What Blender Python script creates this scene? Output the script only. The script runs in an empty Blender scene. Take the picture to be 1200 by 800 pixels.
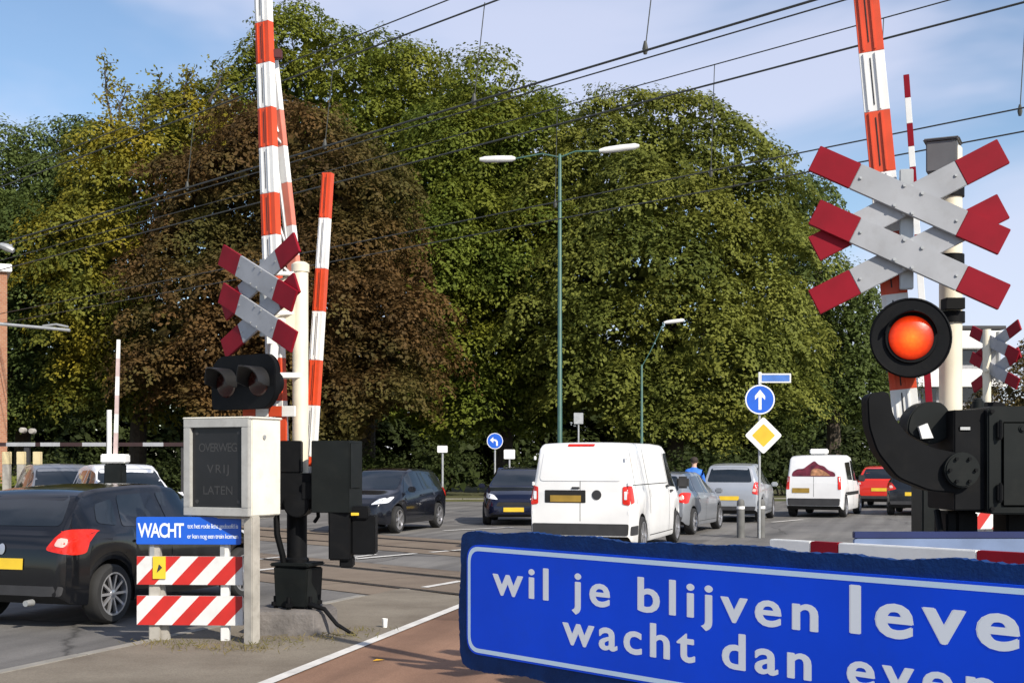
import bpy, bmesh, math, random
import numpy as np
from mathutils import Vector, Matrix
from mathutils.bvhtree import BVHTree
from mathutils.geometry import delaunay_2d_cdt

random.seed(7)
PI = math.pi
rad = math.radians
S = bpy.context.scene
COL = S.collection

# ------------------------------------------------------------------ camera frame used to read sizes off the photo
F, CX, HY, CH = 1500.0, 600.0, 540.0, 1.65


def P(px, py, d):
    return Vector(((px - CX) / F * d, d, CH + (HY - py) / F * d))


def G(px, py):
    d = F * CH / (py - HY)
    return Vector(((px - CX) / F * d, d, 0))


# ------------------------------------------------------------------ materials
def nodes(m):
    m.use_nodes = True
    nt = m.node_tree
    return nt, nt.nodes["Principled BSDF"]


MATS = {}


def mat(name, col, rough=0.5, metal=0.0, var=0.15, scale=6.0, bump=0.0, bscale=40.0, coat=0.0, spec=0.5, dirt=0.0, dirtcol=(0.12, 0.1, 0.08)):
    if name in MATS:
        return MATS[name]
    m = bpy.data.materials.new(name)
    nt, b = nodes(m)
    L = nt.links
    tc = nt.nodes.new("ShaderNodeTexCoord")
    nz = nt.nodes.new("ShaderNodeTexNoise")
    nz.inputs["Scale"].default_value = scale
    nz.inputs["Detail"].default_value = 5
    L.new(tc.outputs["Object"], nz.inputs["Vector"])
    ramp = nt.nodes.new("ShaderNodeValToRGB")
    ramp.color_ramp.elements[0].position = 0.3
    ramp.color_ramp.elements[1].position = 0.7
    c0 = [max(0, c * (1 - var)) for c in col]
    c1 = [min(1, c * (1 + var)) for c in col]
    ramp.color_ramp.elements[0].color = (*c0, 1)
    ramp.color_ramp.elements[1].color = (*c1, 1)
    L.new(nz.outputs["Fac"], ramp.inputs["Fac"])
    out = ramp.outputs["Color"]
    if dirt > 0:
        n2 = nt.nodes.new("ShaderNodeTexNoise")
        n2.inputs["Scale"].default_value = scale * 2.3
        n2.inputs["Detail"].default_value = 8
        n2.inputs["Roughness"].default_value = 0.7
        L.new(tc.outputs["Object"], n2.inputs["Vector"])
        r2 = nt.nodes.new("ShaderNodeValToRGB")
        r2.color_ramp.elements[0].position = 0.5
        r2.color_ramp.elements[1].position = 0.78
        r2.color_ramp.elements[0].color = (0, 0, 0, 1)
        r2.color_ramp.elements[1].color = (dirt, dirt, dirt, 1)
        L.new(n2.outputs["Fac"], r2.inputs["Fac"])
        mx = nt.nodes.new("ShaderNodeMix")
        mx.data_type = "RGBA"
        L.new(r2.outputs["Color"], mx.inputs["Factor"])
        L.new(out, mx.inputs["A"])
        mx.inputs["B"].default_value = (*dirtcol, 1)
        out = mx.outputs["Result"]
    L.new(out, b.inputs["Base Color"])
    b.inputs["Roughness"].default_value = rough
    b.inputs["Metallic"].default_value = metal
    b.inputs["Specular IOR Level"].default_value = spec
    if coat:
        b.inputs["Coat Weight"].default_value = coat
        b.inputs["Coat Roughness"].default_value = 0.05
    if bump:
        n3 = nt.nodes.new("ShaderNodeTexNoise")
        n3.inputs["Scale"].default_value = bscale
        n3.inputs["Detail"].default_value = 6
        L.new(tc.outputs["Object"], n3.inputs["Vector"])
        bp = nt.nodes.new("ShaderNodeBump")
        bp.inputs["Strength"].default_value = bump
        bp.inputs["Distance"].default_value = 0.02
        L.new(n3.outputs["Fac"], bp.inputs["Height"])
        L.new(bp.outputs["Normal"], b.inputs["Normal"])
    MATS[name] = m
    return m


def ground_mat(name, col, col2, patch=0.35, fine=60.0, rough=0.9, bump=0.4, crack=False):
    """large patches + fine grain in world space"""
    m = bpy.data.materials.new(name)
    nt, b = nodes(m)
    L = nt.links
    tc = nt.nodes.new("ShaderNodeTexCoord")
    n1 = nt.nodes.new("ShaderNodeTexNoise")
    n1.inputs["Scale"].default_value = patch
    n1.inputs["Detail"].default_value = 7
    n1.inputs["Roughness"].default_value = 0.65
    L.new(tc.outputs["Object"], n1.inputs["Vector"])
    r1 = nt.nodes.new("ShaderNodeValToRGB")
    r1.color_ramp.elements[0].position = 0.35
    r1.color_ramp.elements[1].position = 0.68
    r1.color_ramp.elements[0].color = (*col, 1)
    r1.color_ramp.elements[1].color = (*col2, 1)
    L.new(n1.outputs["Fac"], r1.inputs["Fac"])
    n2 = nt.nodes.new("ShaderNodeTexNoise")
    n2.inputs["Scale"].default_value = fine
    n2.inputs["Detail"].default_value = 4
    L.new(tc.outputs["Object"], n2.inputs["Vector"])
    mx = nt.nodes.new("ShaderNodeMix")
    mx.data_type = "RGBA"
    mx.blend_type = "OVERLAY"
    mx.inputs["Factor"].default_value = 0.55
    L.new(r1.outputs["Color"], mx.inputs["A"])
    L.new(n2.outputs["Color"], mx.inputs["B"])
    bw = nt.nodes.new("ShaderNodeRGBToBW")
    L.new(n2.outputs["Color"], bw.inputs["Color"])
    L.new(bw.outputs["Val"], mx.inputs["B"])
    out = mx.outputs["Result"]
    if crack:
        v = nt.nodes.new("ShaderNodeTexVoronoi")
        v.feature = "DISTANCE_TO_EDGE"
        v.inputs["Scale"].default_value = 0.28
        wn = nt.nodes.new("ShaderNodeTexNoise")
        wn.inputs["Scale"].default_value = 1.2
        wn.inputs["Detail"].default_value = 6
        ad = nt.nodes.new("ShaderNodeMix")
        ad.data_type = "RGBA"
        ad.inputs["Factor"].default_value = 0.35
        L.new(tc.outputs["Object"], wn.inputs["Vector"])
        L.new(tc.outputs["Object"], ad.inputs["A"])
        L.new(wn.outputs["Color"], ad.inputs["B"])
        L.new(ad.outputs["Result"], v.inputs["Vector"])
        cr = nt.nodes.new("ShaderNodeValToRGB")
        cr.color_ramp.elements[0].position = 0.0
        cr.color_ramp.elements[1].position = 0.006
        cr.color_ramp.elements[0].color = (0.45, 0.45, 0.45, 1)
        cr.color_ramp.elements[1].color = (1, 1, 1, 1)
        L.new(v.outputs["Distance"], cr.inputs["Fac"])
        ml = nt.nodes.new("ShaderNodeMix")
        ml.data_type = "RGBA"
        ml.blend_type = "MULTIPLY"
        ml.inputs["Factor"].default_value = 1
        L.new(out, ml.inputs["A"])
        L.new(cr.outputs["Color"], ml.inputs["B"])
        out = ml.outputs["Result"]
    L.new(out, b.inputs["Base Color"])
    b.inputs["Roughness"].default_value = rough
    b.inputs["Specular IOR Level"].default_value = 0.3
    bp = nt.nodes.new("ShaderNodeBump")
    bp.inputs["Strength"].default_value = bump
    bp.inputs["Distance"].default_value = 0.01
    L.new(n2.outputs["Fac"], bp.inputs["Height"])
    L.new(bp.outputs["Normal"], b.inputs["Normal"])
    return m


def leaf_mat(name, dark, light, tint, trans=0.3, patch=0.25):
    m = bpy.data.materials.new(name)
    nt, b = nodes(m)
    L = nt.links
    geo = nt.nodes.new("ShaderNodeNewGeometry")
    r1 = nt.nodes.new("ShaderNodeValToRGB")
    r1.color_ramp.elements[0].color = (*dark, 1)
    r1.color_ramp.elements[1].color = (*light, 1)
    att = nt.nodes.new("ShaderNodeAttribute")
    att.attribute_name = "tone"
    mr = nt.nodes.new("ShaderNodeMix")
    mr.data_type = "FLOAT"
    mr.inputs["Factor"].default_value = 0.8
    L.new(geo.outputs["Random Per Island"], mr.inputs["A"])
    L.new(att.outputs["Fac"], mr.inputs["B"])
    L.new(mr.outputs["Result"], r1.inputs["Fac"])
    tc = nt.nodes.new("ShaderNodeTexCoord")
    nz = nt.nodes.new("ShaderNodeTexNoise")
    nz.inputs["Scale"].default_value = patch
    nz.inputs["Detail"].default_value = 3
    L.new(tc.outputs["Object"], nz.inputs["Vector"])
    r2 = nt.nodes.new("ShaderNodeValToRGB")
    r2.color_ramp.elements[0].position = 0.45
    r2.color_ramp.elements[1].position = 0.65
    r2.color_ramp.elements[0].color = (0, 0, 0, 1)
    r2.color_ramp.elements[1].color = (0.75, 0.75, 0.75, 1)
    L.new(nz.outputs["Fac"], r2.inputs["Fac"])
    mx = nt.nodes.new("ShaderNodeMix")
    mx.data_type = "RGBA"
    L.new(r2.outputs["Color"], mx.inputs["Factor"])
    L.new(r1.outputs["Color"], mx.inputs["A"])
    mx.inputs["B"].default_value = (*tint, 1)
    L.new(mx.outputs["Result"], b.inputs["Base Color"])
    b.inputs["Roughness"].default_value = 0.6
    b.inputs["Specular IOR Level"].default_value = 0.12
    tr = nt.nodes.new("ShaderNodeBsdfTranslucent")
    L.new(mx.outputs["Result"], tr.inputs["Color"])
    ms = nt.nodes.new("ShaderNodeMixShader")
    ms.inputs["Fac"].default_value = trans
    out = nt.nodes["Material Output"]
    L.new(b.outputs["BSDF"], ms.inputs[1])
    L.new(tr.outputs["BSDF"], ms.inputs[2])
    L.new(ms.outputs["Shader"], out.inputs["Surface"])
    return m


def brick_mat(name, c1, c2, mortar):
    m = bpy.data.materials.new(name)
    nt, b = nodes(m)
    L = nt.links
    tc = nt.nodes.new("ShaderNodeTexCoord")
    mp = nt.nodes.new("ShaderNodeMapping")
    mp.inputs["Rotation"].default_value = (rad(90), 0, 0)
    L.new(tc.outputs["Object"], mp.inputs["Vector"])
    br = nt.nodes.new("ShaderNodeTexBrick")
    br.inputs["Scale"].default_value = 4
    br.inputs["Color1"].default_value = (*c1, 1)
    br.inputs["Color2"].default_value = (*c2, 1)
    br.inputs["Mortar"].default_value = (*mortar, 1)
    br.inputs["Mortar Size"].default_value = 0.015
    L.new(mp.outputs["Vector"], br.inputs["Vector"])
    L.new(br.outputs["Color"], b.inputs["Base Color"])
    b.inputs["Roughness"].default_value = 0.9
    return m


def emit_mat(name, col, strength):
    m = bpy.data.materials.new(name)
    nt, b = nodes(m)
    L = nt.links
    # lit lens: hot towards the middle of the lens (object-space radius), ribbed
    tc = nt.nodes.new("ShaderNodeTexCoord")
    vm = nt.nodes.new("ShaderNodeVectorMath")
    vm.operation = "LENGTH"
    mp = nt.nodes.new("ShaderNodeMapping")
    mp.inputs["Scale"].default_value = (1, 0, 1)
    L.new(tc.outputs["Object"], mp.inputs["Vector"])
    L.new(mp.outputs["Vector"], vm.inputs[0])
    r = nt.nodes.new("ShaderNodeValToRGB")
    r.color_ramp.elements[0].position = 0.0
    r.color_ramp.elements[1].position = 0.118
    r.color_ramp.elements[0].color = (1.0, 0.22, 0.016, 1)
    r.color_ramp.elements[1].color = (0.14, 0.003, 0.001, 1)
    e = r.color_ramp.elements.new(0.07)
    e.color = (0.95, 0.055, 0.005, 1)
    L.new(vm.outputs["Value"], r.inputs["Fac"])
    L.new(r.outputs["Color"], b.inputs["Emission Color"])
    b.inputs["Emission Strength"].default_value = strength
    b.inputs["Base Color"].default_value = (*col, 1)
    b.inputs["Roughness"].default_value = 0.35
    b.inputs["Specular IOR Level"].default_value = 0.3
    ck = nt.nodes.new("ShaderNodeTexVoronoi")
    ck.inputs["Scale"].default_value = 55
    L.new(tc.outputs["Object"], ck.inputs["Vector"])
    bp = nt.nodes.new("ShaderNodeBump")
    bp.inputs["Strength"].default_value = 0.15
    bp.inputs["Distance"].default_value = 0.002
    L.new(ck.outputs["Distance"], bp.inputs["Height"])
    L.new(bp.outputs["Normal"], b.inputs["Normal"])
    mr = nt.nodes.new("ShaderNodeMapRange")
    mr.inputs["From Max"].default_value = 0.7
    mr.inputs["To Min"].default_value = strength * 1.08
    mr.inputs["To Max"].default_value = strength * 0.88
    L.new(ck.outputs["Distance"], mr.inputs["Value"])
    L.new(mr.outputs["Result"], b.inputs["Emission Strength"])
    return m


WHITE = mat("white_enamel", (0.78, 0.78, 0.76), 0.45, var=0.06, scale=3, dirt=0.25, dirtcol=(0.35, 0.32, 0.28))
CREAM = mat("cream_paint", (0.72, 0.66, 0.52), 0.5, var=0.08, scale=3, dirt=0.25, dirtcol=(0.35, 0.3, 0.22))
GREYW = mat("retro_white", (0.34, 0.35, 0.37), 0.55, var=0.1, scale=4, spec=.25, dirt=0.35, dirtcol=(0.2, 0.19, 0.18))
REDS = mat("saltire_red", (0.23, 0.004, 0.014), 0.6, var=0.14, scale=5, spec=.2, dirt=.2, dirtcol=(.12, .01, .015))
REDB = mat("boom_red", (0.62, 0.07, 0.02), 0.45, var=0.14, scale=5, dirt=0.2, dirtcol=(0.3, 0.05, 0.03))
BLACK = mat("black_paint", (0.0045, 0.005, 0.006), 0.6, var=0.3, scale=4, spec=.12, dirt=0.3, dirtcol=(0.022, 0.02, 0.018))
CHAR = mat("charcoal_box", (0.009, 0.011, 0.011), 0.55, var=0.25, scale=3, spec=.15, dirt=0.3, dirtcol=(0.032, 0.032, 0.028))
STEEL = mat("galvanised_steel", (0.42, 0.43, 0.43), 0.5, 0.5, var=0.15, scale=8)
GREYP = mat("weathered_grey_post", (0.36, 0.34, 0.3), 0.85, var=0.2, scale=6, dirt=0.4)
CONC = mat("old_concrete", (0.14, 0.128, 0.12), 0.95, var=0.3, scale=5, bump=0.6, bscale=25, dirt=0.4)
BLUE = mat("sign_blue", (0.01, 0.10, 0.55), 0.4, var=0.06, scale=4)
SIGNBLUE = mat("notice_blue", (0.002, 0.072, 0.78), 0.55, var=0.14, scale=2.2, spec=.2, dirt=.22, dirtcol=(.02, .07, .4))
NAVY = mat("notice_navy", (0.003, 0.03, 0.13), 0.7, var=0.25, scale=14, bump=0.15, bscale=120, spec=.2)
PALEB = mat("notice_pale_blue", (0.66, 0.84, 1.0), 0.45, var=0.03)
LETTER = mat("notice_white", (0.93, 0.96, 1.0), 0.45, var=0.03)
YELLOW = mat("plate_yellow", (0.75, 0.5, 0.03), 0.5, var=0.1)
ORANGEY = mat("diamond_yellow", (0.8, 0.42, 0.02), 0.5, var=0.08)
TYRE = mat("tyre_rubber", (0.02, 0.02, 0.02), 0.85, var=0.2)
RIM = mat("alloy_rim", (0.6, 0.6, 0.62), 0.3, 0.8, var=0.1)
UNDER = mat("underbody_black", (0.012, 0.012, 0.012), 0.9, var=0.2)
GLASS = mat("car_glass", (0.012, 0.016, 0.02), 0.06, var=0.1, spec=0.8)
HEADL = mat("headlight_lens", (0.75, 0.77, 0.8), 0.12, var=0.1, spec=0.8)
TAIL = mat("tail_lens", (0.6, 0.02, 0.01), 0.18, var=0.2, scale=20)
LAMPGREEN = mat("lamp_post_green", (0.045, 0.115, 0.095), 0.5, var=0.15)
LAMPHEAD = mat("lamp_head_grey", (0.7, 0.7, 0.68), 0.4, var=0.08)
WIRE = mat("wire_dark", (0.05, 0.052, 0.045), 0.6, var=0.1)
BARK = mat("bark", (0.07, 0.055, 0.04), 0.95, var=0.3, scale=9, bump=0.6)
DARKLENS = mat("unlit_red_lens", (0.022, 0.003, 0.002), 0.25, var=0.1)
SCREEN = mat("display_black", (0.012, 0.012, 0.014), 0.35, var=0.2)
DIMTEXT = mat("unlit_display_letters", (0.042, 0.042, 0.042), 0.6, var=0.1)
PLASTIC = mat("grey_plastic", (0.032, 0.032, 0.034), 0.6, var=0.15)


# ------------------------------------------------------------------ mesh builder
class MB:
    def __init__(s, M=None):
        s.v, s.f, s.m = [], [], []
        s.M = M or Matrix()

    def add(s, vs, fs, mi=0):
        o = len(s.v)
        s.v += [s.M @ Vector(v) for v in vs]
        s.f += [tuple(i + o for i in f) for f in fs]
        s.m += [mi] * len(fs)
        return s

    def box(s, c, size, mi=0, R=None):
        hx, hy, hz = size[0] / 2, size[1] / 2, size[2] / 2
        vs = [Vector((x, y, z)) for x in (-hx, hx) for y in (-hy, hy) for z in (-hz, hz)]
        if R is not None:
            vs = [R @ v for v in vs]
        c = Vector(c)
        return s.add([v + c for v in vs], [(0, 1, 3, 2), (4, 6, 7, 5), (0, 4, 5, 1), (2, 3, 7, 6), (0, 2, 6, 4), (1, 5, 7, 3)], mi)

    def prism(s, pts, y0, y1, mi=0):
        n = len(pts)
        vs = [(p[0], y0, p[1]) for p in pts] + [(p[0], y1, p[1]) for p in pts]
        fs = [tuple(range(n)), tuple(range(2 * n - 1, n - 1, -1))]
        fs += [(i, i + n, (i + 1) % n + n, (i + 1) % n) for i in range(n)]
        return s.add(vs, fs, mi)

    def flat(s, pts, z, mi=0):
        return s.add([(p[0], p[1], z) for p in pts], [tuple(range(len(pts)))], mi)

    def slab(s, pts, z0, z1, mi=0):
        n = len(pts)
        vs = [(p[0], p[1], z0) for p in pts] + [(p[0], p[1], z1) for p in pts]
        fs = [tuple(range(n - 1, -1, -1)), tuple(range(n, 2 * n))]
        fs += [(i, (i + 1) % n, (i + 1) % n + n, i + n) for i in range(n)]
        return s.add(vs, fs, mi)

    def tube(s, pts, rads, n=10, mi=0):
        pts = [Vector(p) for p in pts]
        if not hasattr(rads, "__len__"):
            rads = [rads] * len(pts)
        vs, fs = [], []
        up = None
        for i, p in enumerate(pts):
            t = (pts[min(i + 1, len(pts) - 1)] - pts[max(i - 1, 0)]).normalized()
            if up is None:
                up = t.orthogonal().normalized()
            a = (up - t * up.dot(t)).normalized()
            up = a
            b = t.cross(a)
            for k in range(n):
                an = 2 * PI * k / n
                vs.append(p + (a * math.cos(an) + b * math.sin(an)) * rads[i])
        for i in range(len(pts) - 1):
            for k in range(n):
                fs.append((i * n + k, i * n + (k + 1) % n, (i + 1) * n + (k + 1) % n, (i + 1) * n + k))
        fs.append(tuple(range(n - 1, -1, -1)))
        fs.append(tuple(range((len(pts) - 1) * n, len(pts) * n)))
        return s.add(vs, fs, mi)

    def lathe(s, prof, c=(0, 0, 0), axis="z", n=24, mi=0, loop=False):
        """prof: (radius, along-axis); closed at both ends"""
        vs, fs = [], []
        c = Vector(c)
        for r, a in prof:
            for k in range(n):
                an = 2 * PI * k / n
                x, y = r * math.cos(an), r * math.sin(an)
                vs.append(c + Vector({"z": (x, y, a), "y": (x, a, y), "x": (a, x, y)}[axis]))
        for i in range(len(prof) - 1):
            for k in range(n):
                fs.append((i * n + k, i * n + (k + 1) % n, (i + 1) * n + (k + 1) % n, (i + 1) * n + k))
        if loop:
            i = len(prof) - 1
            for k in range(n):
                fs.append((i * n + k, i * n + (k + 1) % n, (k + 1) % n, k))
        else:
            fs.append(tuple(range(n - 1, -1, -1)))
            fs.append(tuple(range((len(prof) - 1) * n, len(prof) * n)))
        return s.add(vs, fs, mi)

    def build(s, name, mats, parent=None, bevel=0.0, smooth=35, recalc=True, loc=None):
        me = bpy.data.meshes.new(name)
        me.from_pydata([tuple(v) for v in s.v], [], s.f)
        if not isinstance(mats, (list, tuple)):
            mats = [mats]
        for m in mats:
            me.materials.append(m)
        me.polygons.foreach_set("material_index", s.m)
        bm = bmesh.new()
        bm.from_mesh(me)
        if recalc:
            bmesh.ops.recalc_face_normals(bm, faces=bm.faces)
        if bevel > 0:
            ed = [e for e in bm.edges if len(e.link_faces) == 2 and e.calc_face_angle(0) > rad(40)]
            bmesh.ops.bevel(bm, geom=ed, offset=bevel, segments=2, affect="EDGES", clamp_overlap=True, material=-1)
        bm.to_mesh(me)
        bm.free()
        if smooth:
            me.polygons.foreach_set("use_smooth", [True] * len(me.polygons))
            me.set_sharp_from_angle(angle=rad(smooth))
        return link(name, me, parent, loc)


def link(name, me, parent=None, loc=None):
    o = bpy.data.objects.new(name, me)
    COL.objects.link(o)
    if parent is not None:
        o.parent = parent
    if loc is not None:
        o.location = loc
    return o


def tag(o, label, cat, group=None):
    o["label"] = label
    o["category"] = cat
    if group:
        o["group"] = group
    return o


def thing(name, label, cat, loc=(0, 0, 0), rotz=0.0, group=None):
    o = bpy.data.objects.new(name, None)
    o.empty_display_size = 0.2
    COL.objects.link(o)
    o.location = loc
    o.rotation_euler = (0, 0, rotz)
    return tag(o, label, cat, group)


def struct(o, kind="structure"):
    o["kind"] = kind
    return o


def Rz(a):
    return Matrix.Rotation(a, 4, "Z")


def T(x, y, z):
    return Matrix.Translation((x, y, z))


def roundpoly(pts, r, n=5):
    out = []
    N = len(pts)
    for i in range(N):
        p, a, b = Vector(pts[i]), Vector(pts[i - 1]), Vector(pts[(i + 1) % N])
        da, db = (a - p), (b - p)
        rr = min(r, da.length * 0.45, db.length * 0.45)
        s, e = p + da.normalized() * rr, p + db.normalized() * rr
        for k in range(n + 1):
            t = k / n
            q = s * (1 - t) ** 2 + p * 2 * t * (1 - t) + e * t * t
            out.append((q.x, q.y))
    return out


def rrect(w, h, r, cx=0, cz=0, n=5):
    return roundpoly([(cx - w / 2, cz - h / 2), (cx + w / 2, cz - h / 2), (cx + w / 2, cz + h / 2), (cx - w / 2, cz + h / 2)], r, n)


def text_geo(body, height, width=None, bold=0.0, ext=0.0, ref="l"):
    """verts (x, z) centred nowhere: starts at x=0, baseline z=0"""
    def ev(b, sp):
        c = bpy.data.curves.new("txt", "FONT")
        c.body = b
        c.size = 1
        c.offset = bold
        c.space_character = sp
        c.resolution_u = 4
        o = bpy.data.objects.new("txt", c)
        COL.objects.link(o)
        dg = bpy.context.evaluated_depsgraph_get()
        me = bpy.data.meshes.new_from_object(o.evaluated_get(dg))
        vs = [v.co.copy() for v in me.vertices]
        fs = [tuple(p.vertices) for p in me.polygons]
        bpy.data.objects.remove(o)
        bpy.data.curves.remove(c)
        bpy.data.meshes.remove(me)
        return vs, fs
    rv, _ = ev(ref, 1)
    h = max(v.y for v in rv)
    k = height / h
    sp = 1.0
    vs, fs = ev(body, sp)
    if width:
        w1 = (max(v.x for v in vs) - min(v.x for v in vs)) * k
        v2, _ = ev(body, 1.2)
        w2 = (max(v.x for v in v2) - min(v.x for v in v2)) * k
        sp = 1 + 0.2 * (width - w1) / (w2 - w1)
        sp = max(0.85, min(1.25, sp))
        vs, fs = ev(body, sp)
    x0 = min(v.x for v in vs)
    w = (max(v.x for v in vs) - x0)
    kx = width / w if width else k
    return [((v.x - x0) * kx, v.y * k) for v in vs], fs


def add_text(mb, body, x, z, y, height, width=None, bold=0.02, mi=0, ref="l", heavy=0.0):
    vs, fs = text_geo(body, height, width, bold, ref=ref)
    k = 0
    for dx, dz in (((0, 0),) if not heavy else ((-heavy, 0), (heavy, 0), (0, heavy * .4), (0, -heavy * .4))):
        mb.add([(x + a + dx, y - k * .0001, z + b + dz) for a, b in vs], fs, mi)
        k += 1


# ------------------------------------------------------------------ camera, world, sun
cam = bpy.data.cameras.new("camera")
cam.sensor_width = 36
cam.lens = 36 * F / 1200
cam.shift_y = (HY - 400) / 1200
cam.clip_end = 3000
cam.clip_start = 0.1
co = bpy.data.objects.new("camera", cam)
co.location = (0, 0, CH)
co.rotation_euler = (rad(90), 0, 0)
COL.objects.link(co)
S.camera = co

SUN = Vector((0.60, -0.80, 0)).normalized()
EL = rad(35)
sd = Vector((SUN.x * math.cos(EL), SUN.y * math.cos(EL), math.sin(EL)))
sl = bpy.data.lights.new("sun", "SUN")
sl.energy = 4.6
sl.angle = rad(0.5)
sl.color = (1.0, 0.92, 0.8)
so = bpy.data.objects.new("sun", sl)
so.rotation_euler = sd.to_track_quat("Z", "Y").to_euler()
so.location = (20, -20, 30)
COL.objects.link(so)

w = bpy.data.worlds.new("World")
S.world = w
w.use_nodes = True
nt = w.node_tree
L = nt.links
bg = nt.nodes["Background"]
sky = nt.nodes.new("ShaderNodeTexSky")
sky.sky_type = "NISHITA"
sky.sun_disc = False
sky.sun_elevation = EL
sky.sun_rotation = math.atan2(SUN.x, SUN.y)
sky.air_density = 1.0
sky.dust_density = 0.3
sky.ozone_density = 2.2
tc = nt.nodes.new("ShaderNodeTexCoord")
mp = nt.nodes.new("ShaderNodeMapping")
mp.inputs["Scale"].default_value = (1.0, 1.0, 2.4)
mp.inputs["Location"].default_value = (0.62, 0.35, 0.1)
L.new(tc.outputs["Generated"], mp.inputs["Vector"])
cn = nt.nodes.new("ShaderNodeTexNoise")
cn.inputs["Scale"].default_value = 2.3
cn.inputs["Detail"].default_value = 5
cn.inputs["Roughness"].default_value = 0.5
cn.inputs["Distortion"].default_value = 0.3
L.new(mp.outputs["Vector"], cn.inputs["Vector"])
cr = nt.nodes.new("ShaderNodeValToRGB")
cr.color_ramp.interpolation = "EASE"
cr.color_ramp.elements[0].position = 0.40
cr.color_ramp.elements[1].position = 0.62
cr.color_ramp.elements[0].color = (0, 0, 0, 1)
cr.color_ramp.elements[1].color = (0.68, 0.68, 0.68, 1)
L.new(cn.outputs["Fac"], cr.inputs["Fac"])
mx = nt.nodes.new("ShaderNodeMix")
mx.data_type = "RGBA"
L.new(cr.outputs["Color"], mx.inputs["Factor"])
L.new(sky.outputs["Color"], mx.inputs["A"])
mx.inputs["B"].default_value = (5.2, 5.35, 6.6, 1)
L.new(mx.outputs["Result"], bg.inputs["Color"])
bg.inputs["Strength"].default_value = 0.12

S.view_settings.view_transform = "Standard"
S.view_settings.look = "None"
S.view_settings.gamma = 1
S.view_settings.exposure = 0.35
S.cycles.use_denoising = True
S.cycles.max_bounces = 6
S.cycles.sample_clamp_indirect = 4

# ------------------------------------------------------------------ ground, road, paths, tracks
TD = Vector((-0.695, 0.719, 0))      # along the railway
TN = Vector((0.719, 0.695, 0))       # across the railway


def trk(n, s, z=0.0):
    return TN * n + TD * s + Vector((0, 0, z))


M_GROUND = ground_mat("ground_grass", (0.05, 0.06, 0.02), (0.11, 0.1, 0.045), 0.5, 30, bump=0.6)
def add_streaks(m, ang):
    nt = m.node_tree
    b = nt.nodes["Principled BSDF"]
    src = b.inputs["Base Color"].links[0].from_socket
    tc = nt.nodes.new("ShaderNodeTexCoord")
    mp = nt.nodes.new("ShaderNodeMapping")
    mp.vector_type = "TEXTURE"
    mp.inputs["Rotation"].default_value = (0, 0, ang)
    mp.inputs["Scale"].default_value = (9.0, .55, 1)
    nt.links.new(tc.outputs["Object"], mp.inputs["Vector"])
    nz = nt.nodes.new("ShaderNodeTexNoise")
    nz.inputs["Scale"].default_value = 1.0
    nz.inputs["Detail"].default_value = 4
    nt.links.new(mp.outputs["Vector"], nz.inputs["Vector"])
    r = nt.nodes.new("ShaderNodeValToRGB")
    r.color_ramp.elements[0].position, r.color_ramp.elements[1].position = .38, .62
    r.color_ramp.elements[0].color = (.74, .73, .72, 1)
    r.color_ramp.elements[1].color = (1.08, 1.07, 1.05, 1)
    nt.links.new(nz.outputs["Fac"], r.inputs["Fac"])
    v = nt.nodes.new("ShaderNodeTexVoronoi")
    v.inputs["Scale"].default_value = .22
    v.distance = "CHEBYCHEV"
    mp2 = nt.nodes.new("ShaderNodeMapping")
    mp2.inputs["Rotation"].default_value = (0, 0, -ang)
    nt.links.new(tc.outputs["Object"], mp2.inputs["Vector"])
    nt.links.new(mp2.outputs["Vector"], v.inputs["Vector"])
    r2 = nt.nodes.new("ShaderNodeValToRGB")
    r2.color_ramp.interpolation = "CONSTANT"
    r2.color_ramp.elements[0].color = (.72, .72, .73, 1)
    r2.color_ramp.elements[1].position = .16
    r2.color_ramp.elements[1].color = (1, 1, 1, 1)
    nt.links.new(v.outputs["Distance"], r2.inputs["Fac"])
    out = src
    for q in (r, r2):
        mx_ = nt.nodes.new("ShaderNodeMix")
        mx_.data_type = "RGBA"
        mx_.blend_type = "MULTIPLY"
        mx_.inputs["Factor"].default_value = 1
        nt.links.new(out, mx_.inputs["A"])
        nt.links.new(q.outputs["Color"], mx_.inputs["B"])
        out = mx_.outputs["Result"]
    nt.links.new(out, b.inputs["Base Color"])


M_ASPH = ground_mat("road_asphalt", (0.128, 0.124, 0.12), (0.2, 0.192, 0.18), 0.45, 90, crack=True)
add_streaks(M_ASPH, math.atan2(.954, .30))
M_VERGE = ground_mat("pavement_worn", (0.15, 0.125, 0.095), (0.23, 0.2, 0.155), 0.9, 70, bump=0.6)
M_RED = ground_mat("cycle_path_red", (0.205, 0.118, 0.078), (0.285, 0.168, 0.112), 0.6, 80)
add_streaks(M_RED, math.atan2(.97, .235))
M_PANEL = ground_mat("crossing_panel", (0.15, 0.115, 0.085), (0.22, 0.175, 0.13), 0.6, 60)
M_LINE = mat("worn_line_paint", (0.62, 0.6, 0.56), 0.8, var=0.12, scale=3, dirt=0.55, dirtcol=(0.2, 0.19, 0.18))
M_KERB = mat("kerb_concrete", (0.25, 0.235, 0.205), 0.9, var=0.15, scale=4, dirt=0.4, bump=0.3)
M_RAIL = mat("rail_steel", (0.11, 0.095, 0.085), 0.35, 0.7, var=0.3, scale=10)
M_GAP = mat("flangeway_dark", (0.02, 0.018, 0.016), 0.95, var=0.2)

m = MB()
m.flat([(-700, -700), (700, -700), (700, 900), (-700, 900)], -0.012)
struct(m.build("ground", M_GROUND, smooth=None))

m = MB()
m.flat([(-70, -25), (40, -25), (40, 40), (34, 54), (-70, 50)], 0.0)
struct(m.build("road", M_ASPH, smooth=None))


def along(pa, pb, e0, e1):
    """extend the line pa-pb by e0 / e1 metres at its ends"""
    t = (pb - pa).normalized()
    return pa - t * e0, pb + t * e1


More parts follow.
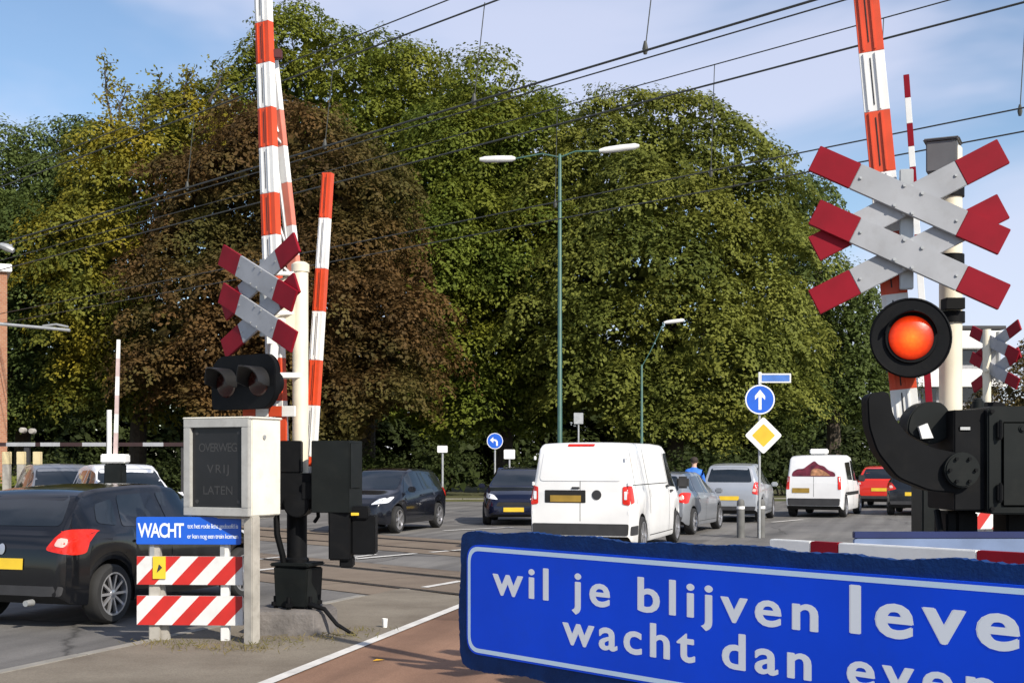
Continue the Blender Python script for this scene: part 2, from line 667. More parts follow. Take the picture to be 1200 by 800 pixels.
K0, K1 = along(G(0, 796), G(470, 693), 9, 0)      # kerb between road and verge
R0, R1 = along(G(330, 800), G(533, 717), 9, 1.0)  # verge / cycle path edge
R2 = R1 + Vector((2.6, -1.4, 0))
R3 = R0 + Vector((3.2, 0.2, 0))
m = MB()
m.slab([K0, K0 + Vector((1.0, -2, 0)), R0, R1, K1], -0.01, 0.045)
struct(m.build("pavement", M_VERGE, smooth=None))
m = MB()
m.slab([R0 + Vector((0.004, 0, 0)), R3, R2, R1 + Vector((0.004, 0, 0))], -0.01, 0.041)
struct(m.build("cycle_path", M_RED, smooth=None))
m = MB()
m.slab([R3 + Vector((0.004, 0, 0)), R3 + Vector((9, 2, 0)), R2 + Vector((8, -7.7, 0)), R2 + Vector((0.004, 0, 0))], -0.01, 0.045)
struct(m.build("pavement", M_VERGE, smooth=None))


def strip(a, b, wd, z, mi=0, mb=None):
    t = (b - a).normalized()
    nn = Vector((-t.y, t.x, 0)) * wd / 2
    mb.flat([a - nn, b - nn, b + nn, a + nn], z, mi)


m = MB()
strip(R0, R1, 0.11, 0.051, mb=m)
struct(m.build("path_edge_line", M_LINE, smooth=None))
t = (K1 - K0).normalized()
nn = Vector((-t.y, t.x, 0))
m = MB()
n_k = int((K1 - K0).length / 1.0)
for i in range(n_k):
    a = K0 + t * (i * 1.0 + 0.006)
    b = K0 + t * (i * 1.0 + 0.994)
    m.slab([a, b, b + nn * 0.12, a + nn * 0.12], -0.01, 0.052 + random.uniform(-0.002, 0.002))
struct(m.build("kerb", M_KERB, bevel=0.008))
m = MB()
for (x0, y0, x1, y1, wd) in [(392, 708.5, 480, 690.5, 0.12), (497, 689, 540, 681.5, 0.12), (300, 669, 346, 664, 0.14), (415, 655.5, 487, 649, 0.14),
                             (505, 647.5, 560, 643, 0.14), (404, 655, 440, 650, 0.1), (300, 656, 330, 653, 0.12), (520, 622, 600, 618, 0.15),
                             (640, 616, 720, 612, 0.15), (905, 612, 940, 609, 0.15)]:
    strip(G(x0, y0), G(x1, y1), wd, 0.016, mb=m)
struct(m.build("road_marking", M_LINE, smooth=None))

for n0, z in ((11.2, 0.0), (16.2, 0.0)):
    m = MB()
    for off, wd in ((-1.15, 0.7), (0.0, 1.22), (1.15, 0.7)):
        a, b = trk(n0 + off, -16), trk(n0 + off, 60)
        # panels in 3 m lengths with narrow joints
        tt = (b - a).normalized()
        k = 0
        while k * 3 < (b - a).length - 3:
            strip(a + tt * (k * 3 + 0.01), a + tt * (k * 3 + 2.99), wd, 0.008, 0, m)
            k += 1
    for sgn in (-1, 1):
        strip(trk(n0 + sgn * 0.71, -16), trk(n0 + sgn * 0.71, 60), 0.2, 0.005, 1, m)
    pan = m.build("railway_track", [M_PANEL, M_GAP], smooth=None)
    struct(pan)
    for sgn in (-1, 1):
        r = MB()
        a, b = trk(n0 + sgn * 0.7525, -16), trk(n0 + sgn * 0.7525, 60)
        nn2 = TN * 0.035
        r.slab([a - nn2, b - nn2, b + nn2, a + nn2], -0.005, 0.02)
        r.build("rail", M_RAIL, pan, bevel=0.004)

# verge beyond the road: grass strip with kerb
m = MB()
pts = [(-70, 50), (-20, 51.2), (34, 54), (40, 40), (120, 46), (120, 130), (-70, 130)]
m.slab(pts, -0.005, 0.09)
struct(m.build("verge", M_GROUND, smooth=None))
m = MB()
for i in range(52):
    x = -68 + i * 2
    ya = 50 + (x + 70) / 104 * 4
    m.slab([(x, ya - 0.22), (x + 1.96, ya - 0.14), (x + 1.96, ya + 0.03), (x, ya - 0.05)], -0.005, 0.12)
struct(m.build("kerb", M_KERB))

# ------------------------------------------------------------------ foliage
rng = np.random.default_rng(11)


def leaves_obj(name, C, N, Sz, matl, parent=None, asp=0.58, tone=None):
    n = len(C)
    N = N / (np.linalg.norm(N, axis=1, keepdims=True) + 1e-9)
    r = rng.normal(size=(n, 3))
    Tn = np.cross(N, r)
    Tn /= (np.linalg.norm(Tn, axis=1, keepdims=True) + 1e-9)
    B = np.cross(N, Tn)
    s = Sz[:, None]
    V = np.empty((n, 4, 3))
    V[:, 0] = C + Tn * s * 0.5
    V[:, 1] = C + B * s * 0.5 * asp + N * s * 0.08
    V[:, 2] = C - Tn * s * 0.5
    V[:, 3] = C - B * s * 0.5 * asp + N * s * 0.08
    me = bpy.data.meshes.new(name)
    me.vertices.add(n * 4)
    me.vertices.foreach_set("co", V.reshape(-1))
    me.loops.add(n * 4)
    me.loops.foreach_set("vertex_index", np.arange(n * 4, dtype=np.int32))
    me.polygons.add(n)
    me.polygons.foreach_set("loop_start", np.arange(0, n * 4, 4, dtype=np.int32))
    me.materials.append(matl)
    me.update(calc_edges=True)
    me.validate()
    at_ = me.attributes.new("tone", "FLOAT", "FACE")
    if tone is None or len(tone) != len(me.polygons):
        tone = rng.uniform(0.2, 0.8, len(me.polygons))
    at_.data.foreach_set("value", tone.astype(np.float32))
    return link(name, me, parent)


def crown_points(lobes, dens=1.0, bough=(0.8, 1.8), leaf=(0.13, 0.27), flat=0.72, droop=0.35, fill=1.0, per=560, space=1.12):
    """uneven crown: separate domed boughs spaced over lobes, small outer tufts, loose inner leaves"""
    Cs, Ns, Ss, Ts = [], [], [], []
    lob = [(np.array(c, float), np.array(r, float)) for c, r in lobes]
    acc_c, acc_s = np.zeros((0, 3)), np.zeros(0)
    for li, (c, r) in enumerate(lob):
        area = 4 * PI * ((r[0] * r[1]) ** 1.6 / 3 + (r[0] * r[2]) ** 1.6 / 3 + (r[1] * r[2]) ** 1.6 / 3) ** (1 / 1.6)
        nm, no = int(area * 1.1 * dens), int(area * 0.28 * dens)
        nb = nm + no
        d = rng.normal(size=(nb, 3))
        d /= np.linalg.norm(d, axis=1, keepdims=True)
        ph = rng.uniform(0, 6.28, 6)
        lump = 0.9 + 0.10 * np.sin(d[:, 0] * 5 + ph[0]) * np.sin(d[:, 2] * 6 + ph[1]) + 0.07 * np.sin(d[:, 1] * 7 + ph[2] + d[:, 2] * 5)
        isb = np.arange(nb) < nm
        f = lump * np.where(isb, rng.uniform(0.74, 1.02, nb), rng.uniform(0.95, 1.15, nb))
        sz = rng.uniform(bough[0], bough[1], nb) * np.where(isb, 1.0, 0.45)
        bc = c + d * r * f[:, None]
        keep = (bc[:, 2] > 0.3) & ((d[:, 1] < 0.35) | (rng.uniform(size=nb) < 0.35))
        for lj, (c2, r2) in enumerate(lob):
            if lj != li:
                keep &= (np.sum(((bc - c2) / r2) ** 2, axis=1) > 0.5)
        for q in np.nonzero(keep)[0]:
            s = sz[q]
            if isb[q]:
                if len(acc_c):
                    dd = (acc_c - bc[q]) * np.array([1, 1, 1.25])
                    if np.any(np.sum(dd * dd, axis=1) < (space * 0.5 * (acc_s + s)) ** 2):
                        continue
                acc_c = np.vstack([acc_c, bc[q]])
                acc_s = np.append(acc_s, s)
            n = max(10, int(per * (s / 1.2) ** 2 * (1.0 if isb[q] else 0.7)))
            # leaves on a full but top-heavy dome, thrown wider at the skirt
            v = rng.normal(size=(n, 3))
            v /= np.linalg.norm(v, axis=1, keepdims=True)
            v[:, 2] = np.where(v[:, 2] < -0.25, -v[:, 2], v[:, 2])
            th = np.arctan2(v[:, 1], v[:, 0])
            jag = 1 + 0.22 * np.sin(th * 3 + rng.uniform(0, 6)) + 0.16 * np.sin(th * 5 + v[:, 2] * 4 + rng.uniform(0, 6))
            rad_ = s * jag * (0.78 + 0.30 * rng.uniform(size=n) ** 0.7)
            p = v * rad_[:, None] * np.array([1.08, 1.08, flat])
            out = d[q] * np.array([1, 1, 0.2])
            out = out / (np.linalg.norm(out) + 1e-9)
            along_ = p[:, :2] @ out[:2]
            p[:, 2] -= droop * (np.maximum(along_, 0) ** 2) / s + droop * 0.4 * along_
            Cs.append(bc[q] + p)
            nn_ = v * np.array([0.9, 0.9, 1.0]) + np.array([0, 0, 0.35])
            Ns.append(nn_ + rng.normal(size=(n, 3)) * 0.32)
            Ss.append(rng.uniform(*leaf, n))
            Ts.append(np.clip(rng.normal(0.5, 0.25) + rng.normal(size=n) * 0.1, 0, 1))
        nf = int(np.prod(r) * 4.19 * 1.7 * fill)
        if nf:
            dd = rng.normal(size=(nf, 3))
            dd /= np.linalg.norm(dd, axis=1, keepdims=True)
            pc = c + dd * r * (rng.uniform(size=(nf, 1)) ** 0.4) * 0.74
            pc = pc[pc[:, 2] > 0.3]
            Cs.append(pc)
            Ns.append(rng.normal(size=(len(pc), 3)) + np.array([0, 0, 0.3]))
            Ss.append(rng.uniform(0.5, 0.9, len(pc)))
            Ts.append(rng.uniform(0, 1, len(pc)))
    crown_points.tone = np.concatenate(Ts)
    return np.concatenate(Cs), np.concatenate(Ns), np.concatenate(Ss)


def tree(label, px, d, lobes_px, matl, group="trees behind the crossing", trunk_r=0.38, sprigs=(), name="broadleaf_tree", **kw):
    """lobes_px: (x, y, rx, ry, depth offset) read off the photo at the tree's distance"""
    base = Vector(((px - CX) / F * d, d, 0.08))
    t = thing(name, label, "tree", base, 0, group)
    lobes = []
    for (lx, ly, rx, ry, dd) in lobes_px:
        c = P(lx, ly, d + dd) - base
        k = (d + dd) / F
        lobes.append(((c.x, c.y, c.z), (rx * k, max(rx, ry) * k * 0.8, ry * k)))
    C, N, Sz = crown_points(lobes, **kw)
    # ragged underside: the crown stops a few metres above the ground
    under = 3.0 + 0.9 * np.sin(C[:, 0] * 0.55 + px) + 0.6 * np.sin(C[:, 0] * 1.3 + 2) + rng.normal(size=len(C)) * 0.25
    kp = C[:, 2] > under
    C, N, Sz = C[kp], N[kp], Sz[kp]
    crown_points.tone = crown_points.tone[kp]
    tr = MB()
    top = max(l[0][2] for l in lobes)
    pts = [Vector((0, 0, -0.1)), Vector((0.1, 0, top * 0.2)), Vector((0.0, 0.15, top * 0.5)), Vector((lobes[0][0][0] * 0.5, 0.1, top * 0.85))]
    tr.tube(pts, [trunk_r * 1.25, trunk_r, trunk_r * 0.7, trunk_r * 0.25], 10)
    for c, r in lobes:
        c = Vector(c)
        s0 = pts[1].lerp(pts[2], random.uniform(0.0, 0.9))
        tr.tube([s0, s0.lerp(c, 0.5) + Vector((0, 0, 0.4)), c, c + Vector((random.uniform(-.3, .3) * r[0], 0, r[2] * 0.6))],
                [trunk_r * 0.5, trunk_r * 0.32, trunk_r * 0.2, trunk_r * 0.06], 7)
    EC, EN, ES = [], [], []
    tone = crown_points.tone
    for (sx, sy, ex, ey, n) in sprigs:      # thin twiggy shoots with sparse leaves
        a, b = P(sx, sy, d) - base, P(ex, ey, d) - base
        mid = a.lerp(b, 0.5) + Vector((random.uniform(-.3, .3), random.uniform(-.3, .3), 0))
        tr.tube([a, mid, b], [0.09, 0.05, 0.015], 5)
        for k in range(n):
            u = random.uniform(0.2, 1.0)
            q = a.lerp(mid, u * 2) if u < .5 else mid.lerp(b, u * 2 - 1)
            e = q + Vector((random.gauss(0, .55), random.gauss(0, .4), random.gauss(0.1, .4))) * (1.25 - u * .6)
            tr.tube([q, e], [0.025, 0.008], 4)
            for _ in range(9):
                EC.append(tuple(q.lerp(e, random.uniform(.5, 1.1)) + Vector((random.gauss(0, .13), random.gauss(0, .13), random.gauss(0, .13)))))
                EN.append((random.gauss(0, 1), random.gauss(0, 1), random.gauss(.5, 1)))
                ES.append(random.uniform(.14, .28))
    if EC:
        C = np.concatenate([C, np.array(EC)])
        N = np.concatenate([N, np.array(EN)])
        Sz = np.concatenate([Sz, np.array(ES)])
        tone = np.concatenate([tone, np.full(len(ES), .6)])
    tr.build("trunk", BARK, t)
    leaves_obj("crown", C, N, Sz, matl, t, tone=tone)
    return t


LF_DARK = leaf_mat("leaf_dark_green", (0.045, 0.068, 0.016), (0.135, 0.175, 0.05), (0.1, 0.13, 0.028), .36)
LF_GREEN = leaf_mat("leaf_green", (0.058, 0.088, 0.013), (0.2, 0.24, 0.037), (0.21, 0.215, 0.028), .36)
LF_YELL = leaf_mat("leaf_yellow_green", (0.07, 0.088, 0.016), (0.22, 0.22, 0.035), (0.36, 0.28, 0.026), .36, .3)
LF_COPPER = leaf_mat("leaf_copper", (0.055, 0.036, 0.014), (0.175, 0.1, 0.036), (0.1, 0.105, 0.027), .36, .17)
LF_OLIVE = leaf_mat("leaf_olive", (0.066, 0.088, 0.017), (0.225, 0.245, 0.05), (0.215, 0.22, 0.04), .36)

tree("tall dark green tree at the left edge behind the brick building", 25, 66,
     [(20, 250, 95, 95, 0), (-40, 330, 110, 120, 2), (70, 330, 95, 125, -2), (10, 430, 120, 110, -1), (90, 220, 70, 75, 1)], LF_DARK,
     sprigs=[(30, 200, 22, 158, 8), (60, 185, 70, 148, 8)])
tree("yellowing green tree between the dark left tree and the copper tree", 160, 62,
     [(150, 230, 75, 85, 0), (110, 330, 80, 95, -1), (195, 190, 70, 80, 1), (140, 420, 90, 90, 0), (225, 170, 60, 70, 2)], LF_YELL,
     sprigs=[(135, 160, 122, 68, 26), (140, 150, 150, 100, 14), (195, 130, 188, 86, 18), (220, 130, 224, 82, 22), (245, 120, 262, 80, 16), (165, 150, 172, 112, 10)])
tree("copper brown tree behind the left crossing signal", 350, 58,
     [(330, 205, 95, 85, 0), (265, 270, 95, 100, 1), (400, 270, 90, 115, 0), (240, 400, 105, 110, -1), (350, 390, 110, 120, -2), (450, 390, 75, 105, -1), (300, 470, 120, 80, -1), (400, 480, 110, 70, -2)], LF_COPPER,
     fill=2.2)
tree("tallest tree with a yellow green top behind the copper tree", 430, 72,
     [(350, 85, 62, 68, 0), (320, 150, 70, 80, 1), (410, 120, 80, 85, 0), (470, 150, 85, 95, -1), (530, 190, 80, 105, 0), (430, 240, 110, 120, 1), (520, 330, 90, 120, 0)], LF_GREEN,
     sprigs=[(330, 50, 322, 22, 8), (352, 40, 356, 10, 8)])
tree("broad mid green tree behind the double street lamp", 590, 66,
     [(560, 195, 85, 105, 0), (620, 205, 75, 100, 0), (540, 300, 80, 110, -2), (620, 330, 95, 120, -2), (560, 420, 85, 100, -2), (650, 450, 80, 85, -1), (500, 460, 75, 80, 0)], LF_GREEN,
     fill=1.2)
tree("wide olive tree with layered drooping boughs behind the white van", 790, 62,
     [(740, 185, 72, 72, 1), (800, 190, 78, 78, 0), (690, 240, 75, 95, 1), (860, 235, 70, 80, 0), (770, 290, 110, 105, -2), (880, 310, 66, 100, 0), (700, 370, 90, 110, -1), (820, 400, 105, 105, -2), (900, 410, 60, 95, 0), (750, 470, 110, 70, -1), (870, 480, 90, 60, -1)], LF_OLIVE,
     flat=0.5, droop=0.55, bough=(1.0, 2.2), fill=1.2)
tree("smaller dark tree right of the olive tree above the white delivery van", 975, 68,
     [(945, 260, 32, 62, 0), (940, 350, 50, 80, 0), (985, 400, 50, 75, -1), (1000, 460, 50, 65, 0), (940, 460, 60, 70, -1), (1015, 420, 26, 45, 1)], LF_DARK,
     sprigs=[(1005, 380, 1018, 345, 10), (960, 230, 975, 200, 10), (1020, 420, 1040, 395, 8)])
tree("low brownish tree at the far right behind the distant cross", 1185, 75,
     [(1178, 470, 24, 34, 0), (1215, 455, 35, 45, 1), (1245, 470, 45, 60, 0), (1150, 500, 26, 36, 0)],
     leaf_mat("leaf_autumn", (0.06, 0.05, 0.018), (0.15, 0.11, 0.04), (0.16, 0.09, 0.04)), trunk_r=0.2)

# shrubs beneath the trees
LF_SHRUB = leaf_mat("leaf_shrub", (0.025, 0.038, 0.012), (0.055, 0.07, 0.02), (0.04, 0.055, 0.015))
shr = [(60, 54, 60, 50), (215, 55, 70, 45), (420, 56, 60, 50), (510, 57, 55, 55), (640, 56, 60, 48), (720, 55, 60, 52), (830, 55, 70, 55), (930, 57, 60, 58), (1020, 56, 60, 60), (1105, 60, 70, 58)]
desc = ["low dark shrub at the left edge near the striped height bar", "dark shrub behind the text display cabinet", "dark shrub behind the oncoming black hatchback",
        "dark shrub behind the small white plate on a post", "dark shrub behind the white panel van roof", "dark shrub by the second street lamp", "dark shrub behind the blue jacketed person",
        "dark shrub behind the yellow diamond sign", "dark shrub behind the red car", "dark shrub behind the counterweight of the right barrier"]
for (px, d, wpx, hpx), lb in zip(shr, desc):
    base = Vector(((px - CX) / F * d, d + 1.5, 0.08))
    k = d / F
    t = thing("shrub", lb, "shrub", base, 0, "shrubs under the trees")
    C, N, Sz = crown_points([((0, 0, hpx * k * .45), (wpx * k, 1.6, hpx * k * .6)), ((wpx * k * .5, .3, hpx * k * .4), (wpx * k * .6, 1.4, hpx * k * .5))],
                            dens=1.6, bough=(0.4, 0.8), leaf=(0.1, 0.22), per=260, space=.9, fill=3)
    leaves_obj("foliage", C, N, Sz, LF_SHRUB, t)
    tr = MB()
    for q in range(5):
        tr.tube([(0.15 * q - .3, 0, -.1), (0.4 * q - .8, 0.1, hpx * k * .6)], [.05, .015], 5)
    tr.build("stem", BARK, t)

# far wood closing the view under the crowns (reads as one dark mass)
lob = []
for i in range(18):
    x = -72 + i * 5.4
    lob.append(((x, 90 + rng.uniform(-3, 4), 3.4), (4.8, 3.5, rng.uniform(4.6, 6.6))))
for i in range(8):
    lob.append(((24 + i * 6, 84 + i * 2, 1.6), (4.6, 3.0, rng.uniform(2.0, 2.8))))
C, N, Sz = crown_points(lob, dens=0.6, bough=(1.4, 2.6), leaf=(0.35, 0.7), per=170, fill=1.6)
o = leaves_obj("woodland", C, N, Sz, LF_SHRUB)
struct(o, "stuff")

# dry grass around the feet of the signal and barricade
gc, gn, gs = [], [], []


def tuft(c, n, sp, h):
    for _ in range(n):
        gc.append((c.x + random.gauss(0, sp), c.y + random.gauss(0, sp * .6), 0.045 + h * 0.4))
        a = random.uniform(0, 6.28)
        gn.append((math.cos(a), math.sin(a), random.uniform(-.3, .3)))
        gs.append(h * random.uniform(.6, 1.3))


# ------------------------------------------------------------------ vehicles
def lerp_table(tab):
    xs = [a for a, _ in tab]
    ys = [b for _, b in tab]

    def f(x):
        return float(np.interp(x, xs, ys))
    return f


class Shell:
    """lofted car body with real wheel arches; x forward, y left"""

    def __init__(s, sp):
        s.sp = sp
        Lh, W = sp["L"] / 2, sp["W"] / 2
        top, belt, plan = lerp_table(sp["top"]), lerp_table(sp["belt"]), lerp_table(sp["plan"])
        bot = lerp_table([(-Lh, .34), (-Lh + .12, .25), (-Lh + .5, .2), (Lh - .5, .2), (Lh - .12, .22), (Lh, .3)])
        R = sp["rw"] + .055
        zc = sp["rw"]
        xs = set(np.linspace(-Lh, Lh, 40).tolist())
        xs |= {a for a, _ in sp["top"]}
        xs |= {-Lh + .02, -Lh + .06, Lh - .02, Lh - .06}
        arch = {}
        for xw in sp["wheels"]:
            xs = {x for x in xs if abs(x - xw) > R + .03}
            for k in range(0, 17):
                a = PI * k / 16
                x = xw + R * math.cos(a)
                arch[x] = zc + R * math.sin(a)
                xs.add(x)
            xs |= {xw - R - .003, xw + R + .003}
        xs = sorted(xs)
        rings = []
        for x in xs:
            w = W * plan(x)
            zt = top(x)
            zb = arch.get(x, bot(x))
            zl = min(belt(x), zt - .05)
            zb = min(zb, zl - .05)
            sfac = max(0, min(1, (zt - zl - .05) / .4))
            wr = W * sp["roofw"]
            wt = w * .93 * (1 - sfac) + min(wr, w * .98) * sfac
            h = zl - zb
            rc = .035 + .05 * sfac
            ring = [(0, zb), (w * .78, zb), (w * .955, zb), (w * .975, zb + .03), (w * .99, zb + .3 * h), (w, zb + .55 * h), (w * .995, zb + .8 * h), (w * .97, zl)]
            ze = zt - rc
            if ze < zl + .01:
                ze = zl + .01 * sfac + .004
            for tt in (.35, .7, 1.0):
                yy = w * .965 + (wt - w * .965) * tt
                ring.append((yy, zl + (ze - zl) * tt))
            ring += [(wt * .975, ze + (zt - ze) * .45), (wt * .91, ze + (zt - ze) * .8), (wt * .55, zt - .006), (0, zt)]
            rings.append((x, ring))
        n = len(rings[0][1])
        vs, fs, ms = [], [], []
        for x, ring in rings:
            for y, z in ring:
                vs.append((x, y, z))
            for y, z in ring[1:-1]:
                vs.append((x, -y, z))
        st = n + n - 2

        def idx(i, k):   # k: 0..n-1 left side, n.. mirrored
            return i * st + k

        def mir(i, k):
            return idx(i, k) if k in (0, n - 1) else i * st + n + (k - 1)
        for i in range(len(rings) - 1):
            for k in range(n - 1):
                um = 1 if k < 2 else 0
                fs.append((idx(i, k), idx(i, k + 1), idx(i + 1, k + 1), idx(i + 1, k)))
                ms.append(um)
                fs.append((mir(i, k + 1), mir(i, k), mir(i + 1, k), mir(i + 1, k + 1)))
                ms.append(um)
        for i in (0, len(rings) - 1):
            loop = [idx(i, k) for k in range(n)] + [mir(i, k) for k in range(n - 2, 0, -1)]
            fs.append(tuple(loop if i else loop[::-1]))
            ms.append(0)
        s.vs, s.fs, s.ms = vs, fs, ms
        bm = bmesh.new()
        bv = [bm.verts.new(v) for v in vs]
        for f in fs:
            try:
                bm.faces.new([bv[i] for i in f])
            except ValueError:
                pass
        bmesh.ops.triangulate(bm, faces=bm.faces[:])
        bm.normal_update()
        s.bvh = BVHTree.FromBMesh(bm)
        bm.free()

    def body(s, parent, paint):
        mb = MB()
        mb.v = [Vector(v) for v in s.vs]
        mb.f, mb.m = list(s.fs), list(s.ms)
        return mb.build("body", [paint, UNDER], parent, smooth=32)

    def decal(s, mb, outline, axis, off=.004, step=.09, mi=0):
        """outline panel moulded onto the body; axis 'L','R' uses (x,z); 'B','F' uses (y,z); 'T' uses (x,y)"""
        xs = [p[0] for p in outline]
        ys = [p[1] for p in outline]
        pts = []
        n = len(outline)
        for i in range(n):
            a, b = Vector(outline[i]), Vector(outline[(i + 1) % n])
            k = max(1, int((b - a).length / step))
            for j in range(k):
                pts.append(a.lerp(b, j / k))
        nb = len(pts)
        gx = min(xs) + step * .5
        while gx < max(xs):
            gy = min(ys) + step * .5
            while gy < max(ys):
                if all(((gx - p.x) ** 2 + (gy - p.y) ** 2) > (step * .3) ** 2 for p in pts[:nb]):
                    pts.append(Vector((gx, gy)))
                gy += step
            gx += step
        res = delaunay_2d_cdt(pts, [], [list(range(nb))], 1, 1e-5)
        V, Fc = res[0], res[2]
        out = []
        for p in V:
            if axis in "LR":
                sg = 1 if axis == "L" else -1
                o, d = Vector((p.x, sg * 3, p.y)), Vector((0, -sg, 0))
            elif axis in "BF":
                sg = 1 if axis == "F" else -1
                o, d = Vector((sg * 5, p.x, p.y)), Vector((-sg, 0, 0))
            else:
                o, d = Vector((p.x, p.y, 4)), Vector((0, 0, -1))
            h = s.bvh.ray_cast(o, d)
            if h[0] is None:
                q = o + d * 2
                nrm = -d
                near = s.bvh.find_nearest(q)
                q, nrm = near[0], near[1]
            else:
                q, nrm = h[0], h[1]
            if nrm.dot(d) > 0:
                nrm = -nrm
            out.append(q + nrm * off)
        mb.add(out, Fc, mi)


def wheel(parent, x, y, r, wd=.2, spokes=5, side=1):
    w_ = bpy.data.objects.new("wheel", None)
    COL.objects.link(w_)
    w_.parent = parent
    w_.location = (x, y, r)
    t = MB()
    h = wd / 2
    t.lathe([(r * .73, -h), (r * .92, -h), (r * .985, -h * .75), (r, -h * .4), (r, h * .4), (r * .985, h * .75), (r * .92, h), (r * .73, h), (r * .71, h * .3), (r * .71, -h * .3)], axis="y", n=28, loop=True)
    t.build("tyre", TYRE, w_)
    m = MB()
    o = side * h
    m.lathe([(r * .73, o * .25), (r * .73, o * .97), (r * .67, o * .97), (r * .66, o * .3)], axis="y", n=28, loop=True)
    m.lathe([(r * .70, o * .1), (r * .70, o * .28)], axis="y", n=20, mi=1)
    m.lathe([(r * .14, o * .3), (r * .13, o * .85), (r * .05, o * .9)], axis="y", n=12)
    for k in range(spokes):
        a = 2 * PI * k / spokes
        R = Matrix.Rotation(-a, 3, "Y")
        m.box(R @ Vector((r * .39, o * .68, 0)), (r * .58, abs(o) * .25, r * (.2 if spokes < 7 else .085)), 0, R)
    m.build("rim", [RIM, UNDER], w_)
    return w_


HATCH = dict(L=4.0, W=1.70, rw=.31, wheels=(-1.33, 1.25), roofw=.70,
             top=[(-2.0, .62), (-1.985, .80), (-1.95, .98), (-1.9, 1.02), (-1.75, 1.24), (-1.62, 1.37), (-1.5, 1.425), (-1.2, 1.455), (-.6, 1.48), (-.1, 1.475), (.2, 1.43), (.5, 1.29), (.8, 1.12), (1.05, .99), (1.2, .95), (1.5, .885), (1.75, .8), (1.9, .70), (1.97, .6), (2.0, .5)],
             belt=[(-2.0, .88), (-1.6, .96), (-.5, .93), (1.0, .86), (2.0, .5)],
             plan=[(-2.0, .84), (-1.96, .89), (-1.85, .94), (-1.6, .97), (-1.2, .99), (0, 1), (1.2, .985), (1.6, .93), (1.85, .82), (1.95, .7), (2.0, .6)])
MPV = dict(HATCH, top=[(-2.0, .62), (-1.985, .85), (-1.96, 1.02), (-1.93, 1.06), (-1.84, 1.3), (-1.76, 1.46), (-1.65, 1.53), (-1.2, 1.57), (-.5, 1.59), (0, 1.57), (.35, 1.48), (.7, 1.28), (1.05, 1.06), (1.25, 1.0), (1.6, .9), (1.85, .76), (1.97, .6), (2.0, .5)],
           belt=[(-2.0, .95), (-1.6, 1.0), (-.5, .97), (1.0, .92), (2.0, .5)])
VAN = dict(L=4.9, W=1.9, rw=.33, wheels=(-1.55, 1.55), roofw=.80,
           top=[(-2.45, 1.12), (-2.43, 1.5), (-2.40, 1.82), (-2.36, 1.92), (-2.27, 1.965), (-1.8, 1.985), (0, 1.99), (.9, 1.97), (1.15, 1.90), (1.35, 1.74), (1.6, 1.48), (1.85, 1.22), (1.98, 1.13), (2.2, 1.04), (2.35, .9), (2.42, .75), (2.45, .55)],
           belt=[(-2.45, 1.08), (-2, 1.12), (1.2, 1.12), (1.9, 1.02), (2.45, .6)],
           plan=[(-2.45, .93), (-2.42, .955), (-2.3, .975), (-1.6, .995), (0, 1), (1.5, .985), (2.0, .93), (2.3, .82), (2.45, .66)])
KANGOO = dict(L=4.05, W=1.7, rw=.31, wheels=(-1.3, 1.35), roofw=.82,
              top=[(-2.02, 1.02), (-2.01, 1.35), (-1.98, 1.66), (-1.94, 1.76), (-1.85, 1.8), (-1.2, 1.83), (0, 1.84), (.35, 1.8), (.6, 1.66), (.95, 1.3), (1.15, 1.1), (1.3, 1.05), (1.7, .94), (1.93, .78), (2.02, .5)],
              belt=[(-2.02, .98), (-1.6, 1.0), (.8, 1.0), (1.3, .92), (2.02, .5)],
              plan=[(-2.02, .93), (-1.99, .955), (-1.85, .98), (-1.3, 1), (0, 1), (1.2, .98), (1.7, .9), (1.95, .74), (2.02, .66)])
SMALL = dict(HATCH, roofw=.66,
             top=[(-2.0, .62), (-1.985, .80), (-1.95, .94), (-1.9, .99), (-1.72, 1.2), (-1.58, 1.33), (-1.45, 1.385), (-1.2, 1.415), (-.6, 1.44), (-.1, 1.435), (.2, 1.39), (.5, 1.26), (.8, 1.1), (1.05, .98), (1.2, .94), (1.5, .875), (1.75, .79), (1.9, .69), (1.97, .6), (2.0, .5)],
             belt=[(-2.0, .86), (-1.6, .96), (-.5, .91), (1.0, .84), (2.0, .5)],
             plan=[(-2.0, .76), (-1.97, .83), (-1.88, .90), (-1.7, .955), (-1.33, .995), (-.9, .985), (0, .985), (.9, .985), (1.25, .99), (1.6, .93), (1.85, .82), (1.95, .7), (2.0, .6)])
SHELLS = {}


def shell(sp):
    k = id(sp)
    if k not in SHELLS:
        SHELLS[k] = Shell(sp)
    return SHELLS[k]


